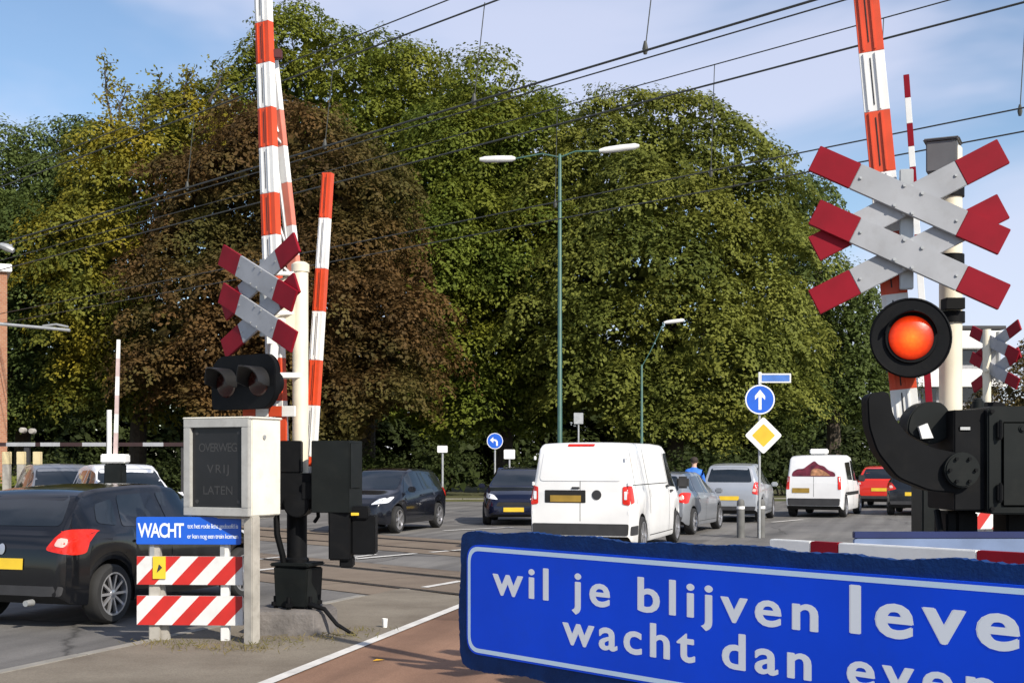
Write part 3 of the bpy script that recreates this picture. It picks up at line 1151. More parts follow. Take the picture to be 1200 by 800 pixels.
def car(label, cat, sp, paint, loc, head, kind="hatch", group="cars around the crossing", rim_spokes=5, name="parked_car", wins=True, brake=False):
    rz = math.atan2(head[1], head[0])
    t = thing(name, label, cat, (loc[0], loc[1], 0.004), rz, group)
    sh = shell(sp)
    W, Lh = sp["W"] / 2, sp["L"] / 2
    sh.body(t, paint)

    def dec(nm, outline, axis, matl, off=.004, parent=t, step=.09):
        mb = MB()
        sh.decal(mb, outline, axis, off, step)
        return mb.build(nm, matl, parent, smooth=60, recalc=False)
    for xw in sp["wheels"]:
        for sy in (1, -1):
            wheel(t, xw, sy * (W - .115), sp["rw"], .2, rim_spokes, sy)
    seam = MB()
    if kind in ("hatch", "mpv"):
        z1 = .30 if kind == "hatch" else .36
        zt = (1.335 if sp is SMALL else 1.375) if kind == "hatch" else 1.47
        zb = .97 if kind == "hatch" else 1.01
        for ax in "LR":
            dec("side_window", roundpoly([(-.25, zb - .005), (.86, zb - .04), (.38, zt - .05), (.05, zt), (-.25, zt)], .05), ax, GLASS)
            dec("side_window", roundpoly([(-1.12, zb + .03), (-.33, zb), (-.33, zt), (-.95, zt - .015)], .05), ax, GLASS)
            dec("side_window", roundpoly([(-1.5, zb + .08), (-1.2, zb + .04), (-1.06, zt - .05), (-1.38, zt - .1)], .06), ax, GLASS)
            for x0, x1 in ((-.295, -.285), (.87, .88), (-1.13, -1.12)):
                sh.decal(seam, [(x0, .3 if x0 > -1 else .72), (x1, .3 if x0 > -1 else .72), (x1, zb - .02), (x0, zb - .02)], ax, .003, .12)
            sh.decal(seam, [(-.9, .295), (.87, .295), (.87, .305), (-.9, .305)], ax, .003, .12)
            for hx in (-.2, -1.02):
                hb = MB()
                sg = 1 if ax == "L" else -1
                hb.box((hx + .1, sg * (W * .985), .84), (.16, .04, .03))
                hb.build("door_handle", paint, t, bevel=.008)
        dec("windscreen", roundpoly([(-.66, 1.0), (.66, 1.0), (.52, zt + .02), (-.52, zt + .02)], .08), "F", GLASS)
        dec("rear_window", roundpoly([(-.6, 1.03 if kind == "hatch" else 1.08), (.6, 1.03 if kind == "hatch" else 1.08), (.5, zt), (-.5, zt)], .08), "B", GLASS)
        dec("number_plate", [(-.26, .6), (.26, .6), (.26, .71), (-.26, .71)], "B", YELLOW, .012, step=.2)
        dec("number_plate", [(-.26, .36), (.26, .36), (.26, .47), (-.26, .47)], "F", YELLOW, .012, step=.2)
        dec("grille", roundpoly([(-.45, .5), (.45, .5), (.4, .6), (-.4, .6)], .03), "F", UNDER, .006)
        dec("bumper_strip", roundpoly([(-.6, .24), (.6, .24), (.55, .34), (-.55, .34)], .03), "F", UNDER, .006)
        dec("bumper_strip", roundpoly([(-.68, .34), (.68, .34), (.7, .44), (-.7, .44)], .03), "B", PLASTIC, .006)
        for sg in (1, -1):
            dec("headlight", roundpoly([(sg * .40, .66), (sg * .72, .70), (sg * .74, .84), (sg * .52, .78)], .04), "F", HEADL, .006, step=.05)
            if kind == "hatch":
                tl = roundpoly([(sg * .50, .80), (sg * .80, .74), (sg * .80, .99), (sg * .66, 1.0)], .05)
            else:
                tl = roundpoly([(sg * .60, .78), (sg * .80, .74), (sg * .79, 1.05), (sg * .66, 1.1)], .05)
            dec("tail_light", tl, "B", TAIL, .008, step=.05)
            dec("reflector_or_highlight", roundpoly([(sg * .60, .84), (sg * .70, .82), (sg * .72, .90), (sg * .64, .92)], .03), "B", mat("reverse_lens_highlight", (.7, .45, .4), .15), .013, step=.04)  # pale patch: reversing lens with its bright highlight put into the colour
            ax = "L" if sg > 0 else "R"
            dec("tail_light", roundpoly([(-1.97, .76), (-1.78, .80), (-1.68, .93), (-1.86, .98), (-1.95, .98)], .04), ax, TAIL, .008, step=.04)
            mm = MB()
            mm.box((.72, sg * (W + .07), .99), (.12, .18, .13))
            mm.build("wing_mirror", paint, t, bevel=.03)
    if kind == "van":
        for ax in "LR":
            sg = 1 if ax == "L" else -1
            dec("side_window", roundpoly([(.78, 1.16), (1.72, 1.13), (1.3, 1.72), (1.18, 1.80), (.78, 1.80)], .06), ax, GLASS, .008)
            for x0, x1, z0, z1 in ((.70, .715, .3, 1.88), (-1.05, -1.03, .7, 1.88), (-2.05, -2.035, .9, 1.85), (1.78, 1.795, .5, 1.15)):
                sh.decal(seam, [(x0, z0), (x1, z0), (x1, z1), (x0, z1)], ax, .003, .12)
            sh.decal(seam, [(-2.2, 1.22), (.68, 1.22), (.68, 1.235), (-2.2, 1.235)], ax, .003, .12)
            sh.decal(seam, [(-1.03, .295), (1.1, .295), (1.1, .31), (-1.03, .31)], ax, .003, .12)
            dec("fuel_flap", roundpoly([(-.95, 1.0), (-.8, 1.0), (-.8, 1.14), (-.95, 1.14)], .02), ax, paint, .006, step=.2)
            for hx, hz_ in ((.55, 1.17), (.90, 1.07)):
                hb = MB()
                hb.box((hx, sg * W * .99, hz_), (.18, .05, .04))
                hb.build("door_handle", PLASTIC, t, bevel=.01)
            dec("bumper_corner", roundpoly([(-2.42, .36), (-1.98, .36), (-1.98, .52), (-2.42, .52)], .03), ax, PLASTIC, .008)
            mm = MB()
            mm.box((1.52, sg * (W + .1), 1.22), (.14, .24, .24))
            mm.build("wing_mirror", PLASTIC, t, bevel=.04)
            dec("tail_light", roundpoly([(sg * .76, .90), (sg * .885, .88), (sg * .88, 1.22), (sg * .76, 1.2)], .03), "B", TAIL, .01, step=.05)
            dec("tail_light", roundpoly([(-2.43, .9), (-2.27, .93), (-2.27, 1.2), (-2.43, 1.22)], .03), ax, TAIL, .01, step=.05)
            dec("reflector_or_highlight", roundpoly([(sg * .79, .98), (sg * .84, .98), (sg * .84, 1.12), (sg * .79, 1.12)], .01), "B", HEADL, .014, step=.05)
            dec("headlight", roundpoly([(sg * .50, .72), (sg * .76, .78), (sg * .76, .98), (sg * .55, .94)], .04), "F", HEADL, .006, step=.05)
        dec("windscreen", roundpoly([(-.78, 1.18), (.78, 1.18), (.66, 1.84), (-.66, 1.84)], .08), "F", GLASS)
        dec("bumper", roundpoly([(-.86, .36), (.86, .36), (.87, .56), (-.87, .56)], .04), "B", PLASTIC, .012)
        dec("plate_recess", roundpoly([(-.56, .92), (.16, .92), (.16, 1.14), (-.56, 1.14)], .02) if False else roundpoly([(-.1, .92), (.64, .92), (.64, 1.14), (-.1, 1.14)], .02), "B", UNDER, .006)
        dec("number_plate", [(-.02, .935), (.54, .935), (.54, 1.05), (-.02, 1.05)], "B", mat("plate_dull", (0.32, 0.2, 0.03), .6), .016, step=.2)
        for sg in (1, -1):
            for zz in (.75, 1.25, 1.7):
                hg = MB()
                hg.box((-2.43, sg * .86 * (1 if zz < 1.5 else .96), zz), (.05, .035, .07))
                hg.build("door_hinge", paint, t, bevel=.008)
        hg = MB()
        hg.box((-2.455, .08, 1.18), (.03, .14, .035))
        hg.build("door_handle", PLASTIC, t, bevel=.008)
        bd = MB()
        ring = [(math.cos(a) * .085 - .3, math.sin(a) * .085 + 1.06) for a in np.linspace(0, 2 * PI, 20)[:-1]]
        sh.decal(bd, ring, "B", .01, .2)
        bd.build("badge", PLASTIC, t, recalc=False)
        sh.decal(seam, roundpoly([(-.78, .62), (.78, .62), (.72, 1.86), (-.72, 1.86)], .08) if False else [(-.005, .6), (.005, .6), (.005, 1.86), (-.005, 1.86)], "B", .002, .12)
        hl = MB()
        sh.decal(hl, roundpoly([(-.24, 1.90), (.24, 1.90), (.24, 1.935), (-.24, 1.935)], .01), "B", .012, .2)
        hl.build("brake_light", TAIL, t, recalc=False)
        dec("rear_window_panel", roundpoly([(-.74, 1.30), (.74, 1.30), (.66, 1.84), (-.66, 1.84)], .08), "B", paint, .010, step=.1)
    if kind == "kangoo":
        for ax in "LR":
            sg = 1 if ax == "L" else -1
            dec("side_window", roundpoly([(.0, 1.06), (.95, 1.04), (.55, 1.58), (.3, 1.66), (.0, 1.66)], .05), ax, GLASS, .006)
            dec("side_window", roundpoly([(-1.0, 1.1), (-.15, 1.08), (-.15, 1.62), (-1.0, 1.6)], .05), ax, GLASS, .006)
            for x0, x1, z0, z1 in ((-.08, -.068, .3, 1.7), (-1.1, -1.088, .7, 1.7), (.98, .99, .4, 1.0)):
                sh.decal(seam, [(x0, z0), (x1, z0), (x1, z1), (x0, z1)], ax, .003, .12)
            sh.decal(seam, [(-1.5, .64), (.95, .64), (.95, .74), (-1.5, .74)], ax, .006, .12)
            dec("tail_light", roundpoly([(sg * .70, .82), (sg * .79, .82), (sg * .76, 1.2), (sg * .69, 1.2)], .02), "B", TAIL, .01, step=.05)
            mm = MB()
            mm.box((.85, sg * (W + .1), 1.12), (.12, .2, .2))
            mm.build("wing_mirror", PLASTIC, t, bevel=.03)
            dec("headlight", roundpoly([(sg * .42, .7), (sg * .68, .74), (sg * .68, .92), (sg * .5, .88)], .04), "F", HEADL, .006, step=.05)
        dec("windscreen", roundpoly([(-.68, 1.14), (.68, 1.14), (.6, 1.66), (-.6, 1.66)], .08), "F", GLASS)
        dec("bumper", roundpoly([(-.74, .35), (.74, .35), (.76, .56), (-.76, .56)], .04), "B", PLASTIC, .012)
        dec("number_plate", [(.12, .72), (.62, .72), (.62, .86), (.12, .86)], "B", mat("plate_dull", (0.32, 0.2, 0.03), .6), .012, step=.2)
        # printed picture over the rear windows: heaped fruit on a dark maroon ground
        dec("rear_picture", roundpoly([(-.64, 1.2), (.64, 1.2), (.6, 1.34), (.46, 1.42), (.3, 1.42), (.12, 1.56), (-.02, 1.66), (-.14, 1.54), (-.3, 1.5), (-.42, 1.38), (-.6, 1.32)], .06), "B", mat("print_maroon", (0.13, 0.015, 0.03), .4, var=.6, scale=7), .008)
        dec("rear_picture", roundpoly([(-.5, 1.22), (.1, 1.22), (.06, 1.4), (-.1, 1.44), (-.3, 1.36)], .06), "B", mat("print_fruit", (0.42, 0.2, 0.1), .4, var=.6, scale=9), .012)
        sh.decal(seam, [(-.005, .6), (.005, .6), (.005, 1.74), (-.005, 1.74)], "B", .002, .12)
        rb = MB()
        rb.box((-1.1, 0, 1.93), (.35, .5, .16))
        rb.build("roof_box", WHITE, t, bevel=.03)
    seam.build("door_seam", UNDER, t, smooth=None, recalc=False)
    return t


def paint(name, col, coat=.3, rough=.14, metal=0.0):
    return mat(name, col, rough, metal, var=.05, scale=2, coat=coat)


def place(local, world, head):
    """car centre so that local (x forward, y left) lands on world"""
    h = Vector((head[0], head[1])).normalized()
    l = Vector((-h.y, h.x))
    c = Vector((world[0], world[1])) - h * local[0] - l * local[1]
    return (c.x, c.y), (h.x, h.y)


def at(px, d):
    return ((px - CX) / F * d, d)


c, h = place((-1.33, -.80), at(131, 13.0), (.31, .95))
clio = car("black hatchback with multi-spoke alloy wheels waiting behind the red and white barricade", "car", SMALL, paint("paint_black", (0.006, 0.0065, 0.008)), c, h, rim_spokes=10)
c, h = place((2.0, .7), at(447, 28.6), (-.30, -.954))
car("dark grey hatchback driving towards the camera beside the left signal", "car", HATCH, paint("paint_dark", (0.008, 0.009, 0.013)), c, h)
c, h = place((2.0, 0), at(602, 32.5), (-.06, -1))
car("dark blue car facing the camera just left of the white panel van", "car", HATCH, paint("paint_navy", (0.005, 0.007, 0.022)), c, h)
c, h = place((-2.45, -.93), at(741, 22.0), (.316, .949))
car("white panel van without rear windows queuing away from the crossing", "van", VAN, paint("paint_white", (0.8, 0.8, 0.79), .4, .4), c, h, kind="van", name="panel_van")
c, h = place((-1.33, -.80), at(813, 28.8), (.37, .93))
grey_car = car("grey silver car just ahead of the white panel van", "car", HATCH, paint("paint_grey", (0.27, 0.285, 0.31), .5, .35, .4), c, h)
c, h = place((-2.0, -.78), at(889, 34.0), (.30, .954))
car("light silver car seen from behind, left of the yellow diamond sign", "car", MPV, paint("paint_silver", (0.42, 0.44, 0.47), .5, .32, .4), c, h, kind="mpv")
c, h = place((-2.02, -.82), at(987, 37.0), (.40, .917))
car("white delivery van with a fruit picture on its back doors", "van", KANGOO, paint("paint_white2", (0.78, 0.78, 0.78), .4, .4), c, h, kind="kangoo", name="delivery_van")
c, h = place((-2.0, 0), at(1030, 44.5), (.40, .917))
car("bright red car beyond the white delivery van", "car", HATCH, paint("paint_red", (0.62, 0.03, 0.015)), c, h)
c, h = place((-2.0, 0), at(1071, 38.5), (.38, .925))
car("black car to the right of the red car", "car", HATCH, paint("paint_black2", (0.007, 0.008, 0.01)), c, h)
c, h = place((-2.0, 0), at(1052, 52.0), (.40, .917))
car("dark car farthest away in the queue behind the red car", "car", MPV, paint("paint_dark2", (0.03, 0.035, 0.045)), c, h, kind="mpv")
c, h = place((2.0, 0), at(168, 23.0), (.45, -.89))
car("white car half hidden behind the text display cabinet", "car", MPV, paint("paint_white3", (0.75, 0.76, 0.78), .4, .4), c, h, kind="mpv")
c, h = place((2.0, 0), at(86, 26.0), (.45, -.89))
car("dark silver car half hidden behind the black hatchback roof", "car", MPV, paint("paint_grey2", (0.22, 0.23, 0.25), .5, .35, .4), c, h, kind="mpv")


bd = MB()
shell(SMALL).decal(bd, [(math.cos(a) * .04, math.sin(a) * .055 + .80) for a in np.linspace(0, 2 * PI, 17)[:-1]], "B", .012, .2)
bd.build("badge", RIM, clio, recalc=False)
ex = MB()
ex.lathe([(.03, -.1), (.035, .0), (.028, .0), (.025, -.08)], (-1.98, -.35, .27), "x", 14)
ex.build("exhaust", STEEL, clio)
clio.scale = (1, 1, .975)
grey_car.scale = (1, 1, .95)

# ------------------------------------------------------------------ crossing furniture
def saltire(parent, M, length, ang, gap, width=.195, red=.30):
    """two St Andrew's crosses, one above the other, as planks with red ends; M places the centre (x right, y away, z up)"""
    grp = MB(M)
    grp.box((0, .075, 0), (.07, .04, gap + .35))
    par = grp.build("saltire", STEEL, parent, bevel=.004)
    for zc in (gap / 2, -gap / 2):
        for k, a in enumerate((ang, -ang)):
            R = Matrix.Rotation(a, 4, "Y")
            mb = MB(M @ T(0, .03 * k, zc) @ R)
            Lc = length / 2 - red
            mb.box((0, 0, 0), (2 * Lc, .026, width), 0)
            for sg in (1, -1):
                mb.box((sg * (Lc + red / 2 + .0006), 0, 0), (red, .027, width + .001), 1)
                for zz in (.4, -.4):
                    mb.lathe([(.011, -.022), (.011, -.012)], (sg * .05, 0, zz * width), "y", 8, 2)
                mb.lathe([(.009, -.022), (.009, -.012)], (sg * (Lc - .03), 0, 0), "y", 8, 2)
            mb.build("plank", [GREYW, REDS, STEEL], par, bevel=.003)
    return par


def banded(mb, a, b, w0, w1, th, bands, yaw=0.0, recess=True):
    """tapered box boom from a to b; bands = list of (t0, t1, material index)"""
    a, b = Vector(a), Vector(b)
    ax = (b - a)
    Ln = ax.length
    z = ax.normalized()
    x = Vector((math.cos(yaw), -math.sin(yaw), 0))
    x = (x - z * x.dot(z)).normalized()
    y = z.cross(x)
    B = Matrix((x, y, z)).transposed().to_4x4()
    mb.M = Matrix.Translation(a) @ B
    for t0, t1, mi in bands:
        z0, z1 = t0 * Ln, t1 * Ln
        h0, h1 = (w0 + (w1 - w0) * t0) / 2, (w0 + (w1 - w0) * t1) / 2
        q = th / 2
        vs = [(-h0, -q, z0), (h0, -q, z0), (h0, q, z0), (-h0, q, z0), (-h1, -q, z1), (h1, -q, z1), (h1, q, z1), (-h1, q, z1)]
        mb.add(vs, [(3, 2, 1, 0), (4, 5, 6, 7), (0, 1, 5, 4), (1, 2, 6, 5), (2, 3, 7, 6), (3, 0, 4, 7)], mi)
        if recess:
            hh = min(h0, h1)
            # raised side flanges, and a dark strip painting the shade of the groove between
            for xx, ww in ((-hh * .62, hh * .16), (hh * .3, hh * .16)):
                mb.box((xx, -q - .004, (z0 + z1) / 2), (ww, .012, (z1 - z0) * .96), mi)
            mb.box((-hh * .16, -q - .0015, (z0 + z1) / 2), (hh * .10, .004, (z1 - z0) * .8), 2)
    mb.M = Matrix()


def bands_from(ys, ytop, ybot, first_red):
    """ys: pixel rows of the colour changes from the top down -> bands along bottom-to-top boom"""
    ed = [ytop] + list(ys) + [ybot]
    out = []
    red = first_red
    for i in range(len(ed) - 1):
        t1 = (ybot - ed[i]) / (ybot - ytop)
        t0 = (ybot - ed[i + 1]) / (ybot - ytop)
        out.append((t0, t1, 1 if red else 0))
        red = not red
    return out


# ---- left signal
dL = 12.1
base = Vector(((348 - CX) / F * dL, dL, .045))
SL = thing("level_crossing_signal", "crossing signal with dark unlit lamps on a concrete block beside the barricade", "crossing signal", base, 0, "level crossing signals")
toL = lambda px, py, d=dL: P(px, py, d) - base
m = MB()
blk = [(-.39, -.32), (.22, -.34), (.33, -.2), (.38, .1), (.3, .32), (-.36, .34)]
bm_ = []
n = len(blk)
vs = [(x, y, -.06) for x, y in blk] + [(x * .96, y * .94, .21 + random.uniform(-.02, .015)) for x, y in blk] + [(x * .82, y * .82, .225) for x, y in blk]
fs = [tuple(range(n - 1, -1, -1)), tuple(range(2 * n, 3 * n))]
for q in (0, 1):
    fs += [(q * n + i, q * n + (i + 1) % n, (q + 1) * n + (i + 1) % n, (q + 1) * n + i) for i in range(n)]
m.add(vs, fs)
m.build("concrete_base", CONC, SL, bevel=.015)
m = MB(Rz(rad(-18)))
m.prism([(-.15, .24), (.17, .24), (.19, .60), (-.17, .62)], -.15, .17)
m.box((0, .01, .635), (.40, .36, .035))
m.build("cable_box", CHAR, SL, bevel=.012)
for a in range(6):
    m = MB()
    an = a * PI / 3 + .3
    p0 = Vector((math.cos(an) * .2, math.sin(an) * .2, .22))
    m.tube([p0, p0 + Vector((0, 0, .12))], .02, 8)
    m.lathe([(.04, 0), (.04, .035)], p0 + Vector((0, 0, .03)), "z", 6)
    m.build("anchor_bolt", BLACK, SL)
m = MB()
m.tube([(.16, -.2, .27), (.3, -.28, .24), (.42, -.3, .1), (.6, -.34, .0)], [.026, .022, .02, .012], 8)
m.build("ground_cable", BLACK, SL)
m = MB()
m.lathe([(.115, .6), (.115, .68), (.095, .70), (.095, 1.25), (.13, 1.27), (.13, 1.33)], (0.0, 0, 0), "z", 24)
m.build("column", BLACK, SL)
m = MB()
m.tube([toL(326, 598) + Vector((0, -.1, 0)), toL(327, 625) + Vector((0, -.1, 0)), toL(333, 650) + Vector((0, -.08, 0)), toL(336, 690)], .03, 8)
m.build("flexible_conduit", BLACK, SL)
m = MB()
m.box(toL(350, 575) + Vector((0, -.02, 0)), (.30, .36, .34))
m.box(toL(343, 535), (.2, .3, .3))
m.lathe([(.12, -.24), (.12, .2)], toL(352, 590), "y", 20)
m.box(toL(326, 540) + Vector((0, .05, 0)), (.08, .2, .42))
m.tube([toL(322, 545), toL(330, 575), toL(345, 590)], .025, 8)
m.build("hinge_block", BLACK, SL, bevel=.012)
m = MB()
m.lathe([(.075, toL(0, 560).z), (.075, toL(0, 318).z), (.065, toL(0, 315).z)], (toL(351, 0).x, 0.05, 0), "z", 24)
m.lathe([(.085, toL(0, 318).z), (.085, toL(0, 309).z), (.05, toL(0, 306).z)], (toL(351, 0).x, 0.05, 0), "z", 24)
m.build("post", CREAM, SL)
yawL = rad(42)
Ml = Matrix.Translation(toL(301, 348, 11.75)) @ Rz(-yawL)
saltire(SL, Ml, 1.22, rad(26), .36, .2)
m = MB()
a0, a1 = toL(301, 335, 11.85), toL(351, 335, 12.1)
for dz in (.12, -.25):
    m.tube([a0 + Vector((0, 0, dz)), a1 + Vector((0, .05, dz))], .022, 8)
    m.build("bracket", WHITE, SL)
    m = MB()
m.box(toL(324, 388, 12.0), (.16, .1, .24))
m.tube([toL(322, 398, 12.0), toL(319, 440, 11.9)], .04, 8)
m.tube([toL(352, 440, 12.1), toL(318, 440, 11.9)], .03, 8)
m.build("lamp_bracket", WHITE, SL)
m = MB()
m.prism([(toL(x, y).x, toL(x, y).z) for x, y in ((320, 330), (336, 324), (346, 330), (346, 392), (318, 392))], -.02, .02)
m.build("back_plate", CREAM, SL)
Mh = Matrix.Translation(toL(286, 449, 11.8)) @ Rz(-rad(36))
m = MB(Mh)
m.prism(roundpoly([(-.42, -.24), (.32, -.24), (.43, -.11), (.43, .16), (.34, .26), (-.32, .26), (-.43, .16), (-.43, -.12)], .1), -.02, .05)
m.lathe([(.12, .05), (.12, .2), (.08, .22)], (-.2, 0, 0), "y", 20)
m.lathe([(.12, .05), (.12, .2), (.08, .22)], (.2, 0, 0), "y", 20)
head = m.build("signal_head", BLACK, SL, bevel=.006)
for sx in (-.215, .215):
    h_ = MB(Mh)
    N = 14
    vs, fs = [], []
    for r_ in (.145, .135):
        for k in range(N + 1):
            a = rad(-15) + (PI + rad(30)) * k / N
            for y_ in (-.02, -.26 + .10 * abs(math.cos(a)) + (.12 if math.sin(a) < 0 else 0)):
                vs.append((sx + r_ * math.cos(a), y_, r_ * math.sin(a) - .0))
    n2 = (N + 1) * 2
    for k in range(N):
        i = 2 * k
        fs += [(i, i + 1, i + 3, i + 2), (n2 + i, n2 + i + 2, n2 + i + 3, n2 + i + 1), (i + 1, n2 + i + 1, n2 + i + 3, i + 3)]
    h_.add(vs, fs)
    h_.build("lamp_hood", mat("hood_black", (0.012, 0.012, 0.013), .5), head)
    l_ = MB(Mh)
    l_.lathe([(.128, -.021), (.12, -.035), (.07, -.048), (.02, -.052)], (sx, 0, 0), "y", 24)
    l_.build("lens", DARKLENS, head)

# small red and white reflectors on the bracket below the heads
m = MB(Matrix.Translation(toL(322, 482, 12.0)) @ Rz(-rad(20)))
for i, mi in enumerate((0, 1, 0, 1)):
    m.box((-.27 + .14 * i, 0, .0), (.138, .03, .1), mi)
m.box((.06, .02, -.25), (.11, .03, .42), 0)
m.build("reflector_bar", [REDB, WHITE], SL, bevel=.004)

# ---- left booms
dB = 12.35
fb = Vector(((330 - CX) / F * dB, dB, .045))
BL = thing("barrier_boom", "tall raised red and white boom with a lattice stay, behind the left signal", "barrier", fb, 0, "raised barrier booms")
m = MB()
banded(m, P(327, 535, dB) - fb, P(307, -45, dB) - fb, .195, .16, .08, bands_from([27, 75, 127, 173, 227, 276, 322, 372, 420, 470], -45, 535, False), rad(30))
m.build("boom", [WHITE, REDB, PLASTIC], BL, bevel=.003)
m = MB()
banded(m, P(348, 350, dB + .12) - fb, P(320, 62, dB + .12) - fb, .14, .07, .06, bands_from([130, 172, 215, 265, 300], 62, 350, False), rad(35), False)
m.build("stay", [WHITE, mat("boom_faded_red", (0.62, 0.2, 0.14), .5), PLASTIC], BL, bevel=.003)
m = MB()
for (x0, y0, x1, y1) in [(312, 120, 326, 155), (312, 150, 330, 168), (314, 230, 340, 300), (322, 170, 338, 300), (314, 60, 324, 70), (318, 300, 350, 330)]:
    m.tube([P(x0, y0, dB + .08) - fb, P(x1, y1, dB + .1) - fb], .018, 8)
    m.build("stay_brace", STEEL, BL)
    m = MB()
m = MB()
m.box(P(322, 64, dB + .02) - fb, (.14, .08, .09))
m.build("stay_clamp", mat("clamp_dark_red", (0.08, 0.015, 0.015), .6), BL, bevel=.008)
m = MB()
m.box(P(328, 552, dB) - fb, (.2, .2, .36))
m.tube([P(333, 560, dB) - fb, P(347, 600, dB) - fb, Vector((.14, .05, -.05))], [.06, .06, .07], 14)
m.build("pivot", BLACK, BL, bevel=.01)

dB = 11.85
fb = Vector(((395 - CX) / F * dB, dB, .045))
BL2 = thing("barrier_boom", "short raised boom with dark drive box and counterweight, right of the left signal", "barrier", fb, 0, "raised barrier booms")
m = MB()
banded(m, P(361, 566, dB + .5) - fb, P(384.5, 203, dB + .5) - fb, .13, .098, .07, bands_from([256, 315, 365, 422, 475, 535, 546], 203, 566, True), rad(20))
m.build("boom", [WHITE, REDB, PLASTIC], BL2, bevel=.003)
m = MB(Matrix.Translation(P(394, 558, dB) - fb) @ Rz(-rad(14)))
m.box((0, 0.02, 0), (.37, .34, .66))
m.box((.188, 0.0, .1), (.012, .26, .42))
m.build("drive_box", CHAR, BL2, bevel=.02)
m = MB()
m.box(P(400, 622, dB) - fb, (.2, .28, .52))
m.box(P(427, 626, dB) - fb + Vector((0, .03, 0)), (.22, .24, .36))
m.box(P(414, 600, dB) - fb + Vector((0, -.02, 0)), (.3, .2, .12))
m.box(P(412, 650, dB) - fb + Vector((-.04, 0, -.06)), (.12, .2, .1))
m.build("counterweight", BLACK, BL2, bevel=.012)
m = MB()
m.box(P(416, 602, dB - .15) - fb, (.07, .012, .025))
m.build("yellow_tag", YELLOW, BL2)
m = MB()
m.box(P(366, 575, dB) - fb + Vector((0, .1, 0)), (.2, .2, .16))
m.tube([P(372, 590, dB) - fb, P(373, 605, dB) - fb, P(368, 612, dB) - fb], .02, 8)
m.tube([P(358, 590, dB + .5) - fb, P(352, 610, dB + .5) - fb, P(352, 715, dB + .5) - fb], .05, 12)
m.build("hinge", BLACK, BL2, bevel=.01)

# ---- barricade
dF = 11.5
bx0, bx1 = P(162, 0, dF).x, P(287, 0, dF).x
cx_ = (bx0 + bx1) / 2
BA = thing("barricade", "low barricade of two diagonally striped red and white boards on grey posts", "barricade", (cx_, dF, .045), rad(-3))
hw = (bx1 - bx0) / 2
zof = lambda py, d=dF: CH + (HY - py) / F * d - .045


def striped(w, h, nst, slant, M, t=.022):
    """white board with red slanted stripes, cut flush to the board's outline"""
    mb = MB(M)
    mb.box((0, 0, 0), (w, t, h), 0)
    step = w / nst
    for k in range(-1, nst + 1):
        x0 = -w / 2 + k * step
        quad = [(x0, -h / 2), (x0 + step / 2, -h / 2), (x0 + step / 2 + slant, h / 2), (x0 + slant, h / 2)]
        # clip in x
        for lim, sg in ((-w / 2 + .001, 1), (w / 2 - .001, -1)):
            out = []
            for i in range(len(quad)):
                a, b = quad[i], quad[(i + 1) % len(quad)]
                ia, ib = (a[0] - lim) * sg >= 0, (b[0] - lim) * sg >= 0
                if ia:
                    out.append(a)
                if ia != ib:
                    u = (lim - a[0]) / (b[0] - a[0])
                    out.append((lim, a[1] + (b[1] - a[1]) * u))
            quad = out
            if not quad:
                break
        if len(quad) >= 3:
            mb.prism(quad, -t / 2 - .002, -t / 2 + .004, 1)
    return mb


WHITEP = mat("board_white", (0.66, 0.66, 0.65), .6, var=.06, dirt=.3, dirtcol=(.4, .38, .34))
REDP = mat("board_red", (0.5, 0.02, 0.015), .5, var=.1, dirt=.2, dirtcol=(.25, .04, .03))
for y0, y1 in ((651, 684), (697, 731)):
    z0, z1 = zof(y1), zof(y0)
    mb = striped(hw * 2, z1 - z0, 3, (z1 - z0) * .95, T(0, -.05, (z0 + z1) / 2))
    mb.build("board", [WHITEP, REDP], BA, bevel=.0)
m = MB()
m.box((-hw + .15, 0, .44), (.1, .075, .98))
m.prism([(-hw + .2, -.05), (-hw + .28, -.05), (-hw + .2, .75), (-hw + .17, .75)], .0, .05)
m.build("post", GREYP, BA, bevel=.006)
m = MB()
m.box((hw - .17, 0, .44), (.075, .07, 1.0))
m.build("post", WHITEP, BA, bevel=.006)
m = MB()
x_ = P(189, 0, dF).x - cx_
m.box((x_, -.069, zof(664)), (.115, .012, .2), 0)
m.prism([(x_ - .02, zof(670)), (x_ + .03, zof(664)), (x_ + .0, zof(660))], -.079, -.0745, 1)
m.build("tag_plate", [YELLOW, PLASTIC], BA)

# blue WACHT sign above the boards
z0, z1 = zof(637), zof(605)
WS = thing("crossing_sign", "small blue sign reading WACHT mounted above the striped boards", "sign", (cx_ - .01, dF - .06, .045), rad(-3), "blue crossing signs")
m = MB()
m.prism(rrect(hw * 2 - .01, z1 - z0, .02, 0, (z0 + z1) / 2), -.012, .012)
m.build("panel", BLUE, WS, bevel=.002)
m = MB()
m.box((-hw + .14, .045, (z0 + z1) / 2 - .1), (.04, .06, .3))
m.build("mounting_strap", STEEL, WS)
m = MB()
m.box((hw - .18, .045, (z0 + z1) / 2 - .1), (.04, .06, .3))
m.build("mounting_strap", STEEL, WS)
m = MB()
add_text(m, "WACHT", -hw + .02, z0 + .065, -.015, .125, .42, .02, ref="H")
add_text(m, "tot het rode licht gedoofd is", -hw + .47, z0 + .145, -.015, .04, .46, .004)
add_text(m, "er kan nog een trein komen", -hw + .47, z0 + .055, -.015, .04, .46, .004)
m.build("lettering", mat("sign_white", (.72, .78, .85), .5, var=.05), WS, smooth=None, recalc=False)

